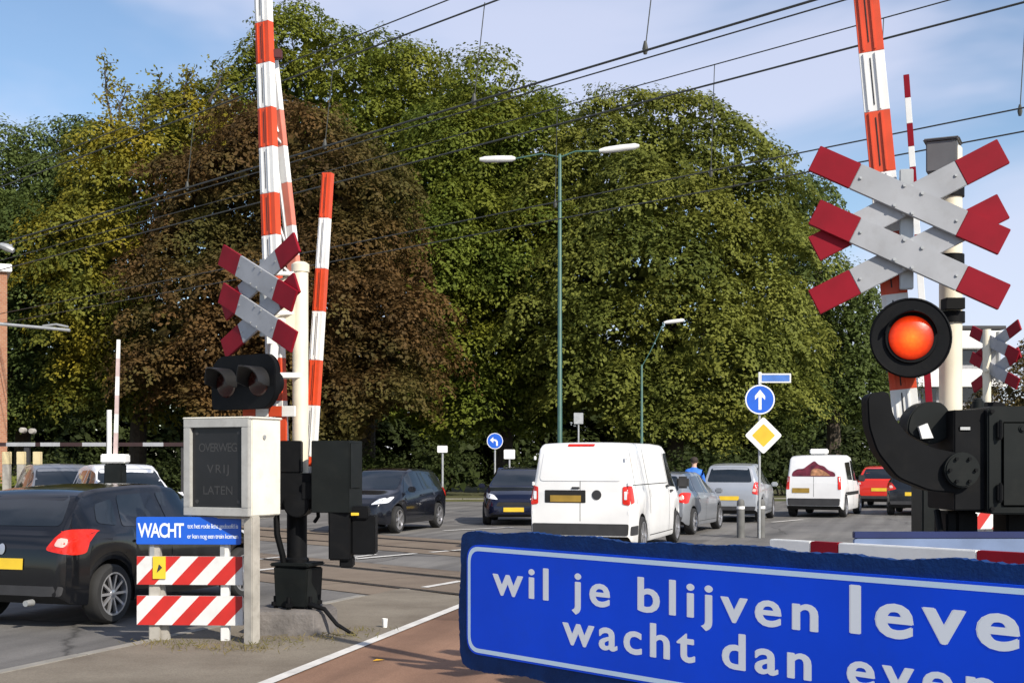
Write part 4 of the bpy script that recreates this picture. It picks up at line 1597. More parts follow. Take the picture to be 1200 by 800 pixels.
# ---- text display cabinet on its post
dC = 11.2
yawC = rad(25)
corner = P(292, 0, dC)
Wc, Dc = .71, .47
rx, ry = Vector((math.cos(yawC), -math.sin(yawC), 0)), Vector((math.sin(yawC), math.cos(yawC), 0))
cc = Vector((corner.x, corner.y, 0)) - rx * (Wc / 2) + ry * (Dc / 2)
CB = thing("display_cabinet", "pale text display cabinet with dark unlit screen on a grey post above the barricade", "display cabinet", (cc.x, cc.y, .045), -yawC)
zb_, zt_ = zof(605, dC), zof(490, dC)
m = MB()
zc_ = (zb_ + zt_) / 2
hh = zt_ - zb_
m.box((0, .02, zc_), (Wc, Dc - .04, hh))
m.box((0, 0, zt_ + .008), (Wc + .03, Dc + .03, .02))
m.build("housing", mat("cabinet_cream", (.72, .70, .62), .55, var=.07, scale=4, dirt=.35, dirtcol=(.42, .38, .3)), CB, bevel=.008)
m = MB()
f = .075
yF = -Dc / 2
for (x, z, a, b) in ((0, zt_ - f / 2, Wc, f), (0, zb_ + f / 2, Wc, f), (-Wc / 2 + f / 2, zc_, f, hh - 2 * f), (Wc / 2 - f / 2, zc_, f, hh - 2 * f)):
    m.box((x, yF + .01, z), (a, .05, b))
m.build("bezel", mat("bezel_grey", (.40, .40, .38), .55, var=.08, dirt=.3), CB, bevel=.004)
m = MB()
m.box((0, yF + .028, zc_), (Wc - 2 * f + .004, .012, hh - 2 * f + .004))
scr = m.build("screen", SCREEN, CB)
m = MB()
for tx, zz, wd in (("OVERWEG", .17, .42), ("VRIJ", -.02, .24), ("LATEN", -.21, .32)):
    add_text(m, tx, -wd / 2, zc_ + zz - .03, yF + .0205, .075, wd, .008, ref="H")
m.build("lettering", DIMTEXT, scr, smooth=None, recalc=False)
m = MB()
for sx in (-1, 1):
    for sz in (-1, 1):
        m.lathe([(.018, yF + .018), (.018, yF + .024)], (sx * (Wc / 2 - f - .05), 0, zc_ + sz * (hh / 2 - f - .05)), "y", 12)
m.build("corner_lamp", DIMTEXT, scr)
m = MB()
m.lathe([(.02, 0), (.02, .012)], (Wc / 2, -.02, zt_ - .16), "x", 12)
m.build("lock", STEEL, CB)
m = MB()
m.box((Wc / 2 - .045, -Dc / 2 + .10, zb_ / 2 - .03), (.095, .12, zb_ + .06))
m.box((0, 0, zb_ - .012), (Wc * .92, Dc * .8, .025))
m.build("post", GREYP, CB, bevel=.008)

# ---- right signal
dR = 7.0
base = Vector(((1114 - CX) / F * dR, dR, .045))
toR = lambda px, py, d=dR: P(px, py, d) - base
SR = thing("level_crossing_signal", "nearest crossing signal with one lamp glowing red below a large double cross", "crossing signal", base, 0, "level crossing signals")
m = MB()
m.lathe([(.09, -.05), (.09, .02), (.061, .04), (.061, toR(0, 175).z), (.05, toR(0, 172).z)], (0, 0, 0), "z", 28)
m.build("post", CREAM, SR)
m = MB(Matrix.Translation(toR(1105, 186)) @ Rz(rad(-25)))
m.box((0, 0, 0), (.16, .16, .17))
m.box((0, -.0, .09), (.19, .19, .014))
m.build("junction_box", mat("box_grey", (.12, .12, .125), .5, var=.2), SR, bevel=.008)
Mr = Matrix.Translation(toR(1064, 266, 6.72)) @ Rz(-rad(11))
saltire(SR, Mr, 1.07, rad(26.5), .285, .142, .235)
m = MB()
for py in (225, 305):
    m.tube([toR(1066, py, 6.8), toR(1114, py, 7.0)], .02, 8)
    m.lathe([(.072, -.03), (.072, .03)], toR(1114, py), "z", 20)
    m.build("bracket", BLACK, SR)
    m = MB()
m.box(toR(1112, 358) + Vector((0, -.05, 0)), (.1, .12, .06))
m.lathe([(.075, -.03), (.075, .03)], toR(1114, 372), "z", 20)
m.tube([toR(1066, 372, 6.85), toR(1114, 372, 7.0)], .028, 10)
m.build("bracket", BLACK, SR)
lc = toR(1067, 396, 6.7)
yS = rad(8)
Mh = Matrix.Translation(lc) @ Rz(-yS)
m = MB(Mh)
m.lathe([(.0, .10), (.12, .10), (.16, .06), (.2, .012), (.208, .0), (.21, -.008), (.202, -.014), (.196, -.008), (.135, -.004), (.13, -.02), (.118, -.02)], (0, 0, 0), "y", 48)
head = m.build("signal_disc", BLACK, SR)
m = MB()
m.lathe([(.118, -.012), (.11, -.03), (.08, -.045), (.04, -.052), (.0, -.054)], (0, 0, 0), "y", 36)
ln = m.build("lit_lens", emit_mat("lit_red_lens", (.02, .002, .001), 1.25), head, loc=lc)
ln.rotation_euler = (0, 0, -yS)
m = MB(Mh)
N = 18
vs, fs = [], []
for r_ in (.137, .131):
    for k in range(N + 1):
        a = rad(10) + (PI - rad(20)) * k / N
        for y_ in (-.004, -.11 + .07 * abs(math.cos(a))):
            vs.append((r_ * math.cos(a), y_, r_ * math.sin(a)))
n2 = (N + 1) * 2
for k in range(N):
    i = 2 * k
    fs += [(i, i + 1, i + 3, i + 2), (n2 + i, n2 + i + 2, n2 + i + 3, n2 + i + 1), (i + 1, n2 + i + 1, n2 + i + 3, i + 3)]
m.add(vs, fs)
m.build("lamp_hood", BLACK, head)

# ---- right boom and its machine
dM = 6.72
fb = Vector(((1150 - CX) / F * dM, dM, .045))
q = lambda px, py, d=dM: P(px, py, d) - fb
BR = thing("barrier_boom", "nearest raised red and white boom with black drive machine and curved counterweight arm", "barrier", fb, 0, "raised barrier booms")
m = MB()
banded(m, q(1062, 492, 6.9), q(1011, -45, 6.9), .14, .13, .08, bands_from([63, 132, 203, 273, 345, 415, 456], -45, 492, True), rad(16))
m.build("boom", [WHITE, REDB, PLASTIC], BR, bevel=.003)
m = MB()
arm = [(1012, 462), (1038, 458), (1043, 488), (1062, 512), (1090, 525), (1125, 532), (1125, 578), (1085, 575), (1048, 560), (1024, 530), (1014, 500)]
pp = roundpoly([(q(x, y, 6.56).x, q(x, y, 6.56).z) for x, y in arm], .04)
m.prism(pp, 6.5 - dM, 6.62 - dM)
m.build("counterweight_arm", BLACK, BR, bevel=.008)
m = MB()
m.prism(roundpoly([(q(x, y).x, q(x, y).z) for x, y in [(1056, 508), (1060, 485), (1076, 471), (1098, 472), (1108, 485), (1108, 512), (1085, 522)]], .04), 6.63 - dM, 6.8 - dM)
m.lathe([(.09, -.26), (.09, -.1), (.06, -.09)], q(1108, 550), "y", 24)
m.build("hinge", CHAR, BR, bevel=.008)
m = MB()
m.prism([(q(x, y, 6.64).x, q(x, y, 6.64).z) for x, y in [(1074, 500), (1084, 496), (1091, 513), (1078, 514)]], 6.6 - dM, 6.625 - dM)
m.build("reflector_or_highlight", WHITE, BR)
m = MB()
x0, x1 = q(1102, 0).x, q(1138, 0).x
m.box(((x0 + x1) / 2, .0, (q(0, 482).z + q(0, 596).z) / 2), (x1 - x0, .42, q(0, 482).z - q(0, 596).z))
m.box((q(1114, 503).x, -.212, q(0, 503).z), (.062, .012, .028), 1)
m.build("hinge_housing", [BLACK, STEEL], BR, bevel=.015)
m = MB(T(0, 0, 0))
x0, x1 = q(1137, 0).x, q(1270, 0).x
zc2 = (q(0, 478).z + q(0, 600).z) / 2
hz = q(0, 478).z - q(0, 600).z
m.prism(rrect(x1 - x0, hz, .03, (x0 + x1) / 2, zc2), -.25, .28)
m.box(((x0 + x1) / 2 + .01, -.256, zc2 - .02), ((x1 - x0) * .8, .014, hz * .78))
m.lathe([(.02, -.275), (.02, -.255)], (x0 + .17, 0, zc2 + .16), "y", 12)
m.lathe([(.03, 0), (.03, .05), (.015, .06)], (q(1150, 0).x, .05, q(0, 479).z), "z", 14)
m.build("drive_box", CHAR, BR, bevel=.012)
m = MB()
for zz in (zc2 + hz * .28, zc2 - hz * .3):
    m.box((x0 + .055, -.262, zz), (.03, .022, .08))
    m.lathe([(.009, zz - .05), (.009, zz + .05)], (x0 + .055, -.272, 0), "z", 8)
    m.build("door_hinge", BLACK, BR, bevel=.003)
    m = MB()
for bx in (x0 + .02, x1 - .25):
    for zz in (zc2 + hz * .45, zc2 - hz * .45):
        m.lathe([(.011, -.262), (.011, -.248)], (bx, 0, zz), "y", 6)
        m.build("cover_bolt", BLACK, BR)
        m = MB()
m.tube([q(1098, 598), q(1096, 640) + Vector((0, -.12, 0)), q(1108, 700) + Vector((0, -.16, 0)), q(1112, 800)], .018, 8)
m.build("cable", BLACK, BR)
m = MB()
for an in range(6):
    c_ = q(1108, 550) + Vector((math.cos(an * PI / 3) * .065, -.262, math.sin(an * PI / 3) * .065))
    m.lathe([(.009, -.012), (.009, .006)], c_, "y", 6)
    m.build("hub_bolt", BLACK, BR)
    m = MB()
gz = -.05
for xx, ww in ((1112, .06), (1130, .11), (1200, .22), (1245, .1)):
    x_ = q(xx, 0).x
    m.box((x_, .05, (q(0, 599).z + gz) / 2), (ww, .2, q(0, 599).z - gz))
m.box((q(1165, 0).x, .05, .1), (.85, .5, .3))
m.build("stand", BLACK, BR, bevel=.01)

# ---- thin far boom and far cross on the right
dS = 16.0
fb = Vector(((1088 - CX) / F * dS, dS, .0))
BF = thing("barrier_boom", "thin far red and white boom raised beyond the nearest signal", "barrier", fb, 0, "raised barrier booms")
m = MB()
banded(m, P(1094, 545, dS) - fb, P(1062, 88, dS) - fb, .085, .07, .05, bands_from([115, 145, 172, 196, 235, 275, 315, 355, 395, 435, 475], 88, 545, True), rad(20), False)
m.build("boom", [WHITE, REDS, PLASTIC], BF, bevel=.003)
m = MB()
m.box((0.05, 0, .75), (.4, .45, 1.5))
m.tube([(0.05, 0, -.05), (.05, 0, .1)], .25, 12)
m.box(P(1094, 548, dS) - fb, (.16, .3, .2))
m.build("drive_box", CHAR, BF, bevel=.02)

dS = 19.0
base = Vector(((1160 - CX) / F * dS, dS, 0))
SF = thing("level_crossing_signal", "small distant crossing signal with a double cross at the right edge", "crossing signal", base, 0, "level crossing signals")
saltire(SF, Matrix.Translation(P(1165, 418, dS) - base) @ Rz(rad(-70)), 1.1, rad(25), .4, .17, .26)
m = MB()
m.lathe([(.06, -.02), (.06, P(0, 385, dS).z)], (0, .12, 0), "z", 16)
m.tube([(0, .12, 3.0), (-.06, 0, 3.0)], .03, 8)
m.build("post", CREAM, SF)
m = MB()
m.prism(rrect(.5, .34, .1, -.05, 2.35), -.1, .0)
m.lathe([(.1, -.3), (.1, -.1)], (-.16, 0, 2.35), "y", 16)
m.lathe([(.1, -.3), (.1, -.1)], (.08, 0, 2.35), "y", 16)
m.build("signal_head", BLACK, SF)

# ---- rail barrier, blue sign and marker by the right machine
e_ = Vector((.669, -.743, 0))
rb0 = Vector((P(905, 0, 6.0).x, 6.0, 0))
RB = thing("pedestrian_barrier", "white rail barrier with red bands just behind the big blue notice", "barrier", (rb0.x, rb0.y, .04), math.atan2(e_.y, e_.x))
zt_ = CH - 91 / F * 6 - .04
m = MB()
for u0, u1, mi in ((0, .225, 0), (.225, .374, 1), (.374, 1.03, 0), (1.03, 1.45, 1), (1.45, 1.9, 0)):
    m.box(((u0 + u1) / 2, 0, zt_ - .055), (u1 - u0, .045, .11), mi)
m.build("rail", [WHITE, REDS], RB, bevel=.004)
m = MB()
for u0, u1, mi in ((0, .4, 1), (.4, 1.03, 0), (1.03, 1.45, 1), (1.45, 1.9, 0)):
    m.box(((u0 + u1) / 2, 0, zt_ - .55), (u1 - u0, .045, .11), mi)
m.build("rail", [WHITE, REDS], RB, bevel=.004)
for u in (.3, 1.7):
    m = MB()
    m.box((u, .05, zt_ / 2 - .03), (.06, .05, zt_ + .0))
    m.build("post", STEEL, RB, bevel=.004)

dQ = 6.25
WB = thing("crossing_sign", "pale blue sign with a navy top edge above the rail barrier below the right machine", "sign", ((1120 - CX) / F * dQ, dQ, .04), rad(0), "blue crossing signs")
zt_ = CH - 83 / F * dQ - .04
m = MB()
m.prism(rrect(1.0, .24, .02, 0, zt_ - .15), -.015, .015)
wp = m.build("panel", mat("sign_pale_blue", (.16, .22, .36), .5), WB, bevel=.002)
m = MB()
m.box((0, 0, zt_ - .014), (1.0, .04, .032))
m.build("top_trim", mat("sign_blue_dull", (.006, .016, .09), .5), WB, bevel=.003)
for u in (-.3, .3):
    m = MB()
    m.box((u, .04, zt_ / 2 - .06), (.05, .04, zt_ - .06))
    m.build("post", STEEL, WB, bevel=.004)
dQ = 9.0
MK = thing("striped_marker", "small striped red and white marker board behind the right drive machine", "marker", ((1161 - CX) / F * dQ, dQ, .04), rad(8))
z0, z1 = CH - 86 / F * dQ, CH - 55 / F * dQ
striped(.34, z1 - z0, 2, .14, T(0, 0, (z0 + z1) / 2)).build("board", [WHITEP, REDP], MK)
m = MB()
m.box((0, .04, z1 / 2 - .03), (.05, .04, z1))
m.build("post", STEEL, MK)

# ---- the big blue notice in the foreground
d0 = 4.0
nb0 = Vector((P(548, 0, d0).x, d0, .04))
NB = thing("notice_board", "large blue notice with white lettering and a ragged navy edge, nearest the camera", "sign", nb0, math.atan2(-.743, .669))
zt_, zb_ = CH - 97 / F * d0 - .04, CH - 224 / F * d0 - .04
Ls = 2.0
r2 = random.Random(3)


def ragged(w0, w1, z0, z1, j, step=.009):
    cnr = roundpoly([(w0, z0), (w1, z0), (w1, z1), (w0, z1)], .055, 6)
    out = []
    ph = [r2.uniform(0, 6.28) for _ in range(4)]
    s_ = 0
    for i in range(len(cnr)):
        a, b = Vector(cnr[i]), Vector(cnr[(i + 1) % len(cnr)])
        k = max(1, int((b - a).length / step))
        nrm = Vector(((b - a).y, -(b - a).x)).normalized()
        for q_ in range(k):
            s_ += (b - a).length / k
            o_ = j * (.6 * math.sin(s_ * 9 + ph[0]) + .5 * math.sin(s_ * 23 + ph[1])) + r2.uniform(-1, 1) * .0022
            p = a.lerp(b, q_ / k) + nrm * o_
            out.append((p.x, p.y))
    return out


m = MB()
m.prism(ragged(-.042, Ls + .045, zb_ - .05, zt_ + .042, .006), .004, .03)
m.build("backing", NAVY, NB, smooth=None)
m = MB()
m.prism(rrect(Ls, zt_ - zb_, .055, Ls / 2, (zt_ + zb_) / 2, 8), -.004, .008)
m.build("panel", SIGNBLUE, NB, smooth=None)
m = MB()
bw, mg = .013, .006
oo = rrect(Ls - 2 * mg, zt_ - zb_ - 2 * mg, .05, Ls / 2, (zt_ + zb_) / 2, 8)
ii = rrect(Ls - 2 * mg - 2 * bw, zt_ - zb_ - 2 * mg - 2 * bw, .04, Ls / 2, (zt_ + zb_) / 2, 8)
k = len(oo)
m.add([(a, -.0043, b) for a, b in oo] + [(a, -.0043, b) for a, b in ii], [(i, (i + 1) % k, k + (i + 1) % k, k + i) for i in range(k)])
m.build("border", PALEB, NB, smooth=None, recalc=False)
m = MB()
B1, B2 = 1.247 - .04, 1.129 - .04
add_text(m, "wil je blijven", .125, B1, -.0043, .09, 1.17, .012, heavy=.0022)
add_text(m, "leven", 1.385, B1 + .008, -.0043, .108, .53, .014, heavy=.0035)
add_text(m, "wacht dan even", .43, B2, -.0043, .088, 1.31, .012, heavy=.0022)
m.build("lettering", LETTER, NB, smooth=None, recalc=False)
for u in (.95, 1.75):
    m = MB()
    m.lathe([(.03, -.06), (.03, zt_ + .02)], (u, .065, 0), "z", 16)
    m.box((u, .04, zt_ - .08), (.1, .03, .03))
    m.box((u, .04, zb_ + .08), (.1, .03, .03))
    m.build("post", STEEL, NB)


# ------------------------------------------------------------------ street lamps and signs beyond the crossing
def lamp(label, px, d, ytop, arms):
    b = Vector(((px - CX) / F * d, d, 0))
    t = thing("street_lamp", label, "street lamp", b, 0, "green street lamps")
    zt = P(0, ytop, d).z
    m = MB()
    m.lathe([(.09, -.02), (.09, 1.2), (.06, 1.3), (.038, zt), (.02, zt + .03)], (0, 0, 0), "z", 16)
    m.build("pole", LAMPGREEN, t)
    m = MB()
    for (x0, y0, x1, y1) in arms:
        inner = (x0, y0) if abs(x0 - px) < abs(x1 - px) else (x1, y1)
        pi = P(inner[0], inner[1], d) - b
        m.tube([Vector((0, 0, zt - .05)), Vector((pi.x * .4, 0, zt + (pi.z - zt) * .3 + .06)), pi], .018, 8)
    m.build("arm", LAMPGREEN, t)
    for (x0, y0, x1, y1) in arms:
        a, c2 = P(x0, y0, d) - b, P(x1, y1, d) - b
        h_ = MB()
        mid = (a + c2) / 2
        h_.tube([a, a.lerp(c2, .15), a.lerp(c2, .5), a.lerp(c2, .9), c2], [.04, .07, .08, .07, .035], 12)
        h_.build("lamp_head", LAMPHEAD, t)
    return t


lamp("tall green street lamp with two heads rising behind the white panel van", 656, 30, 182, [(562, 187, 604, 186), (702, 177, 749, 171)])
lamp("shorter distant street lamp with one visible head right of the white van", 752, 49, 428, [(778, 378, 802, 375)])

# lamp 2's arm rises from its pole top


def round_sign(label, px, py, r_px, d, ybase, arrow, group):
    b = Vector(((px - CX) / F * d, d, 0))
    t = thing("road_sign", label, "road sign", b, 0, group)
    z = P(0, py, d).z
    R = r_px * d / F
    m = MB()
    m.lathe([(.028, -.02), (.028, z + R * .9)], (0, .05, 0), "z", 12)
    m.build("post", STEEL, t)
    m = MB()
    m.lathe([(R, -.012), (R, .012)], (0, 0, z), "y", 40)
    f_ = m.build("face", BLUE, t)
    m = MB()
    nseg = 40
    vs = [(R * .99 * math.cos(a), -.0145, z + R * .99 * math.sin(a)) for a in np.linspace(0, 2 * PI, nseg + 1)[:-1]] + [(R * .91 * math.cos(a), -.0145, z + R * .91 * math.sin(a)) for a in np.linspace(0, 2 * PI, nseg + 1)[:-1]]
    m.add(vs, [(i, (i + 1) % nseg, nseg + (i + 1) % nseg, nseg + i) for i in range(nseg)])
    if arrow == "up":
        m.add([(x * R, -.0145, z + y * R) for x, y in [(-.1, -.68), (.1, -.68), (.1, .2), (.34, -.02), (.34, .24), (0, .66), (-.34, .24), (-.34, -.02), (-.1, .2)]], [(0, 1, 2, 8), (2, 3, 4, 5), (2, 5, 8), (8, 5, 6, 7)])
    else:
        m.add([(x * R, -.0145, z + y * R) for x, y in [(-.62, .12), (-.2, .5), (-.2, .24), (.12, .2), (.36, -.05), (.36, -.6), (.14, -.6), (.14, -.12), (-.0, .02), (-.2, .02), (-.2, -.24)]], [(0, 10, 9, 2, 1), (2, 9, 8, 3), (3, 8, 7, 4), (4, 7, 6, 5)])
    m.build("symbol", WHITE, f_, smooth=None, recalc=False)
    return t, b


t, b = round_sign("blue round sign with a white ahead arrow on the post above the yellow diamond", 890.5, 468, 17.5, 27.4, 630, "up", "signs beyond the crossing")
# lower post leans slightly: built straight; diamond and street name plate belong to the same post
zc3 = P(0, 510, 27.4).z
m = MB(T(.07, -.03, zc3))
r_ = .40
m.prism(roundpoly([(0, -r_), (r_, 0), (0, r_), (-r_, 0)], .05), -.008, .012, 0)
r_ = .25
m.prism(roundpoly([(0, -r_), (r_, 0), (0, r_), (-r_, 0)], .03), -.011, -.002, 1)
m.build("priority_diamond", [WHITE, ORANGEY], t, smooth=None)
m = MB(T(.33, -.02, P(0, 443, 27.4).z))
m.box((0, 0, 0), (.66, .025, .2), 0)
m.box((0, -.0145, .0), (.60, .006, .14), 1)
m.box((-.33, .03, .0), (.06, .06, .26), 0)
m.build("street_name_plate", [WHITE, mat("plate_blue", (.05, .16, .5), .5)], t, bevel=.003)

t, b = round_sign("blue round sign with a white left turn arrow left of the white van", 580, 516.5, 9.5, 38, 590, "left", "signs beyond the crossing")


def plate_sign(label, px, py, wpx, hpx, d, matl, name="road_sign"):
    b = Vector(((px - CX) / F * d, d, 0))
    t = thing(name, label, "road sign", b, 0, "signs beyond the crossing")
    z = P(0, py, d).z
    k = d / F
    m = MB()
    m.lathe([(.03, -.02), (.03, z)], (0, .05, 0), "z", 12)
    m.build("post", STEEL, t)
    m = MB()
    m.prism(rrect(wpx * k, hpx * k, .03, 0, z), -.012, .012)
    m.build("plate", matl, t)
    return t


plate_sign("small white plate on a slim grey post by the oncoming hatchback", 518.5, 526, 12, 8, 35.5, WHITE)
plate_sign("small white plate on a post beside the blue left turn sign", 597, 532, 13, 11, 40, WHITE)
plate_sign("grey back of a small sign above the white van roof", 678, 490, 11, 13, 42, STEEL)

# bollards
for (px, d, lb) in ((868, 27.6, "grey bollard standing behind the light silver car, the left of two"), (892, 27.7, "grey bollard standing beside the yellow diamond post, the right of two")):
    b = Vector(((px - CX) / F * d, d, 0))
    m = MB()
    m.lathe([(.085, -.02), (.085, .74), (.075, .80), (.04, .83)], (0, 0, 0), "z", 18)
    m.lathe([(.088, .62), (.088, .68)], (0, 0, 0), "z", 18, 1)
    o = m.build("bollard", [mat("bollard_grey", (.12, .12, .115), .7, var=.2), WHITE], loc=b)
    tag(o, lb, "bollard", "grey bollards")

# ------------------------------------------------------------------ left background
d = 42
b = Vector(((8 - CX) / F * d, d, 0))
BB = thing("brick_building", "brown brick building with pale roof edge at the left edge", "building", b, rad(25))
hB = P(0, 318, d).z
m = MB()
m.box((-6.99, 5, hB / 2), (14, 10, hB))
wall = m.build("wall", brick_mat("brown_brick", (.3, .12, .06), (.36, .17, .09), (.3, .26, .22)), BB)
m = MB()
m.box((-7, 5, hB + .1), (14.3, 10.3, .25))
m.build("roof_edge", WHITE, BB, bevel=.02)
for r_ in range(2):
    for c_ in range(4):
        m = MB()
        m.box((-1.9 - c_ * 3.2, -.02, 1.7 + r_ * 3.1), (1.6, .06, 1.5), 0)
        wn_ = m.build("window", WHITE, wall)
        m = MB()
        m.box((-1.9 - c_ * 3.2, -.055, 1.7 + r_ * 3.1), (1.4, .02, 1.3), 0)
        m.build("pane", GLASS, wn_)

d = 23
b = Vector(((130 - CX) / F * d, d, 0))
t = thing("barrier_boom", "slim white boom raised beside a short white pole, left of the display cabinet", "barrier", b, 0, "raised barrier booms")
m = MB()
banded(m, P(135, 545, d) - b, P(139, 398, d) - b, .07, .055, .05, bands_from([420, 441, 463, 485, 507], 398, 545, False), 0, False)
m.build("boom", [WHITE, mat("boom_pinkish", (.55, .42, .4), .6), PLASTIC], t)
m = MB()
m.lathe([(.045, 1.2), (.045, P(0, 480, d).z)], (P(127, 0, d).x - b.x, .05, 0), "z", 10)
m.build("pole", WHITE, t)
m = MB()
m.box((.08, 0, P(0, 537, d).z), (.45, .3, .16))
m.build("cover", WHITE, t, bevel=.02)
m = MB()
m.box((.08, 0, .8), (.32, .3, 1.6))
m.build("drive_box", CHAR, t, bevel=.02)

d = 34
t = thing("height_bar", "horizontal bar with white bands above the parked cars at far left", "height bar", ((90 - CX) / F * d, d, 0), 0)
b = Vector(t.location)
m = MB()
y_ = 520.5
for x0, x1, mi in ((-40, 8, 1), (8, 42, 0), (42, 48, 1), (48, 71, 0), (71, 97, 1), (97, 125, 0), (125, 168, 1), (168, 192, 0), (192, 230, 1)):
    a, c2 = P(x0, y_, d) - b, P(x1, y_, d) - b
    m.box((a + c2) / 2, ((c2 - a).length, .1, .10), mi)
m.build("bar", [GREYW, mat("bar_dark", (.03, .012, .012), .6)], t)  # white bands drawn in grey, their shade put into the colour
for px in (-10, 31, 215):
    m = MB()
    x_ = P(px, 0, d).x - b.x
    m.box((x_, .06, P(0, 521, d).z / 2), (.13, .13, P(0, 515, d).z))
    m.build("post", PLASTIC, t)
for px, py in ((27, 512), (38, 513)):
    m = MB()
    m.lathe([(.06, -.12), (.075, -.1), (.075, .1), (.05, .12)], P(px, py - 8, d) - b, "y", 14)
    m.build("lamp", GREYP, t)
for px, lb in ((8, "leftmost pale topped timber post near the brick building"), (25, "middle pale topped timber post near the brick building"), (44, "rightmost pale topped timber post near the brick building")):
    dd = 30
    b = Vector(((px - CX) / F * dd, dd, 0))
    m = MB()
    m.box((0, 0, .8), (.16, .16, 1.7), 0)
    m.box((0, 0, 1.72), (.17, .17, .3), 1)
    tag(m.build("timber_post", [GREYP, mat("post_cream", (.62, .52, .3), .7)], loc=b, bevel=.01), lb, "post", "timber posts at the left")
dd = 31
b = Vector(((15 - CX) / F * dd, dd, 0))
t = thing("hedge", "clipped olive hedge behind the timber posts at far left", "hedge", b, 0)
C, N, Sz = crown_points([((-.9, 0.2, .8), (1.2, .6, .85)), ((.3, 0.2, .75), (.9, .6, .8))], dens=3, bough=(.25, .45), leaf=(.06, .12), per=420, fill=12)
leaves_obj("foliage", C, N, Sz, LF_OLIVE, t)

# white apartment building far right
d = 95
b = Vector(((1112 - CX) / F * d, d, 0.08))
t = thing("apartment_building", "pale apartment block with white balcony bands glimpsed beside the nearest signal post", "building", b, 0)
hA = P(0, 388, d).z
m = MB()
m.box((.6, 5, hA / 2), (6.2, 10, hA))
wall = m.build("wall", mat("apartment_grey", (.3, .3, .31), .8), t)
nf = 4
fh = hA / nf
for i in range(nf):
    m = MB()
    m.box((.6, -.55, fh * (i + 1) - fh * .28), (6.5, 1.1, fh * .46))
    m.build("balcony", WHITE, t, bevel=.02)
    for c_ in range(3):
        m = MB()
        m.box((-1.5 + 1.5 * c_, -.03, fh * (i + .32)), (1.1, .06, fh * .45))
        m.build("window", GLASS, wall)
m = MB()
m.box((.6, 4.6, hA + .12), (6.6, 11, .24))
m.build("roof", PLASTIC, t)

# ------------------------------------------------------------------ overhead wires
GW = "overhead line masts"


def mast(s, lb):
    p = trk(8.4, s)
    t = thing("catenary_mast", lb, "mast", p, 0, GW)
    m = MB()
    m.lathe([(.14, -.02), (.14, 3), (.1, 8.6), (.08, 8.7)], (0, 0, 0), "z", 16)
    m.build("pole", STEEL, t)
    m = MB()
    m.tube([(0, 0, 8.3), tuple(TN * 8.6 + Vector((0, 0, 8.3)))], .06, 8)
    m.tube([(0, 0, 6.7), tuple(TN * 8.6 + Vector((0, 0, 6.7)))], .04, 8)
    for n_ in (2.9, 8.3):
        m.tube([tuple(TN * n_ + Vector((0, 0, 8.3))), tuple(TN * n_ + Vector((0, 0, 6.3)))], .03, 8)
    m.build("bracket_arm", STEEL, t)
    return t


mast(44, "grey catenary mast far beyond the left edge of the view")
mast(-21, "grey catenary mast standing out of view to the right")
b = Vector(((-55 - CX) / F * 25, 25, 0))
t = thing("lamp_arm_post", "grey post at the left edge with two thin pale arms reaching into view", "post", b, 0)  # street lamp pole, itself out of view; only its pale arms reach in
m = MB()
m.lathe([(.09, -.02), (.06, 6.4)], (0, 0, 0), "z", 14)
m.build("pole", STEEL, t)
for pts in ([(-55, 374), (0, 379.5), (62, 385), (82, 387)], [(-55, 300), (0, 290), (14, 288)]):
    m = MB()
    m.tube([P(x, y, 25) - b for x, y in pts], .03, 8)
    if pts[0][1] > 350:
        m.tube([P(50, 382, 25) - b, P(66, 380, 25) - b, P(80, 383, 25) - b], .022, 6)
    else:
        m.tube([P(0, 287, 25) - b, P(8, 290, 25) - b, P(16, 294, 25) - b], [.05, .08, .05], 8)
    m.build("arm", STEEL, t)


def oline(lb, wires, drops):
    o0 = trk(11, 0)
    t = thing("overhead_line", lb, "overhead wires", (0, 0, 0), 0, "overhead lines")
    for nm, n_, h_, r_ in wires:
        m = MB()
        m.tube([trk(n_, -21, h_), trk(n_, 0, h_ - .03), trk(n_, 22, h_ - .03), trk(n_, 44, h_)], r_, 6)
        m.build(nm, WIRE, t)
    for s_, n0, h0, n1, h1 in drops:
        m = MB()
        m.tube([trk(n0, s_, h0), trk(n1, s_ + .15, h1)], .007, 5)
        m.lathe([(.02, -.06), (.035, 0), (.015, .09)], trk(n1, s_ + .15, h1), "z", 8)
        m.build("dropper", WIRE, t)


oline("nearer pair of overhead wires running over the crossing to upper middle", [("contact_wire", 11.2, 6.34, .014), ("contact_wire", 11.42, 6.34, .009), ("messenger_wire", 11.3, 7.6, .013), ("messenger_wire", 11.3, 7.85, .01)],
      [(s_, 11.3, 7.6, 11.25, 6.35) for s_ in (-6, -1.5, 2.5, 6.5, 9.3, 12.2, 15.5, 19.5)])
oline("farther overhead wires crossing the sky at the right behind the nearest boom", [("contact_wire", 16.6, 6.34, .011), ("contact_wire", 16.8, 6.08, .011), ("messenger_wire", 16.6, 7.73, .016), ("messenger_wire", 16.6, 8.03, .01)],
      [(s_, 16.6, 8.0, 16.7, 6.3) for s_ in (1.5, 4.2, 6.0, 7.4, 9.5, 12.5, 16)])


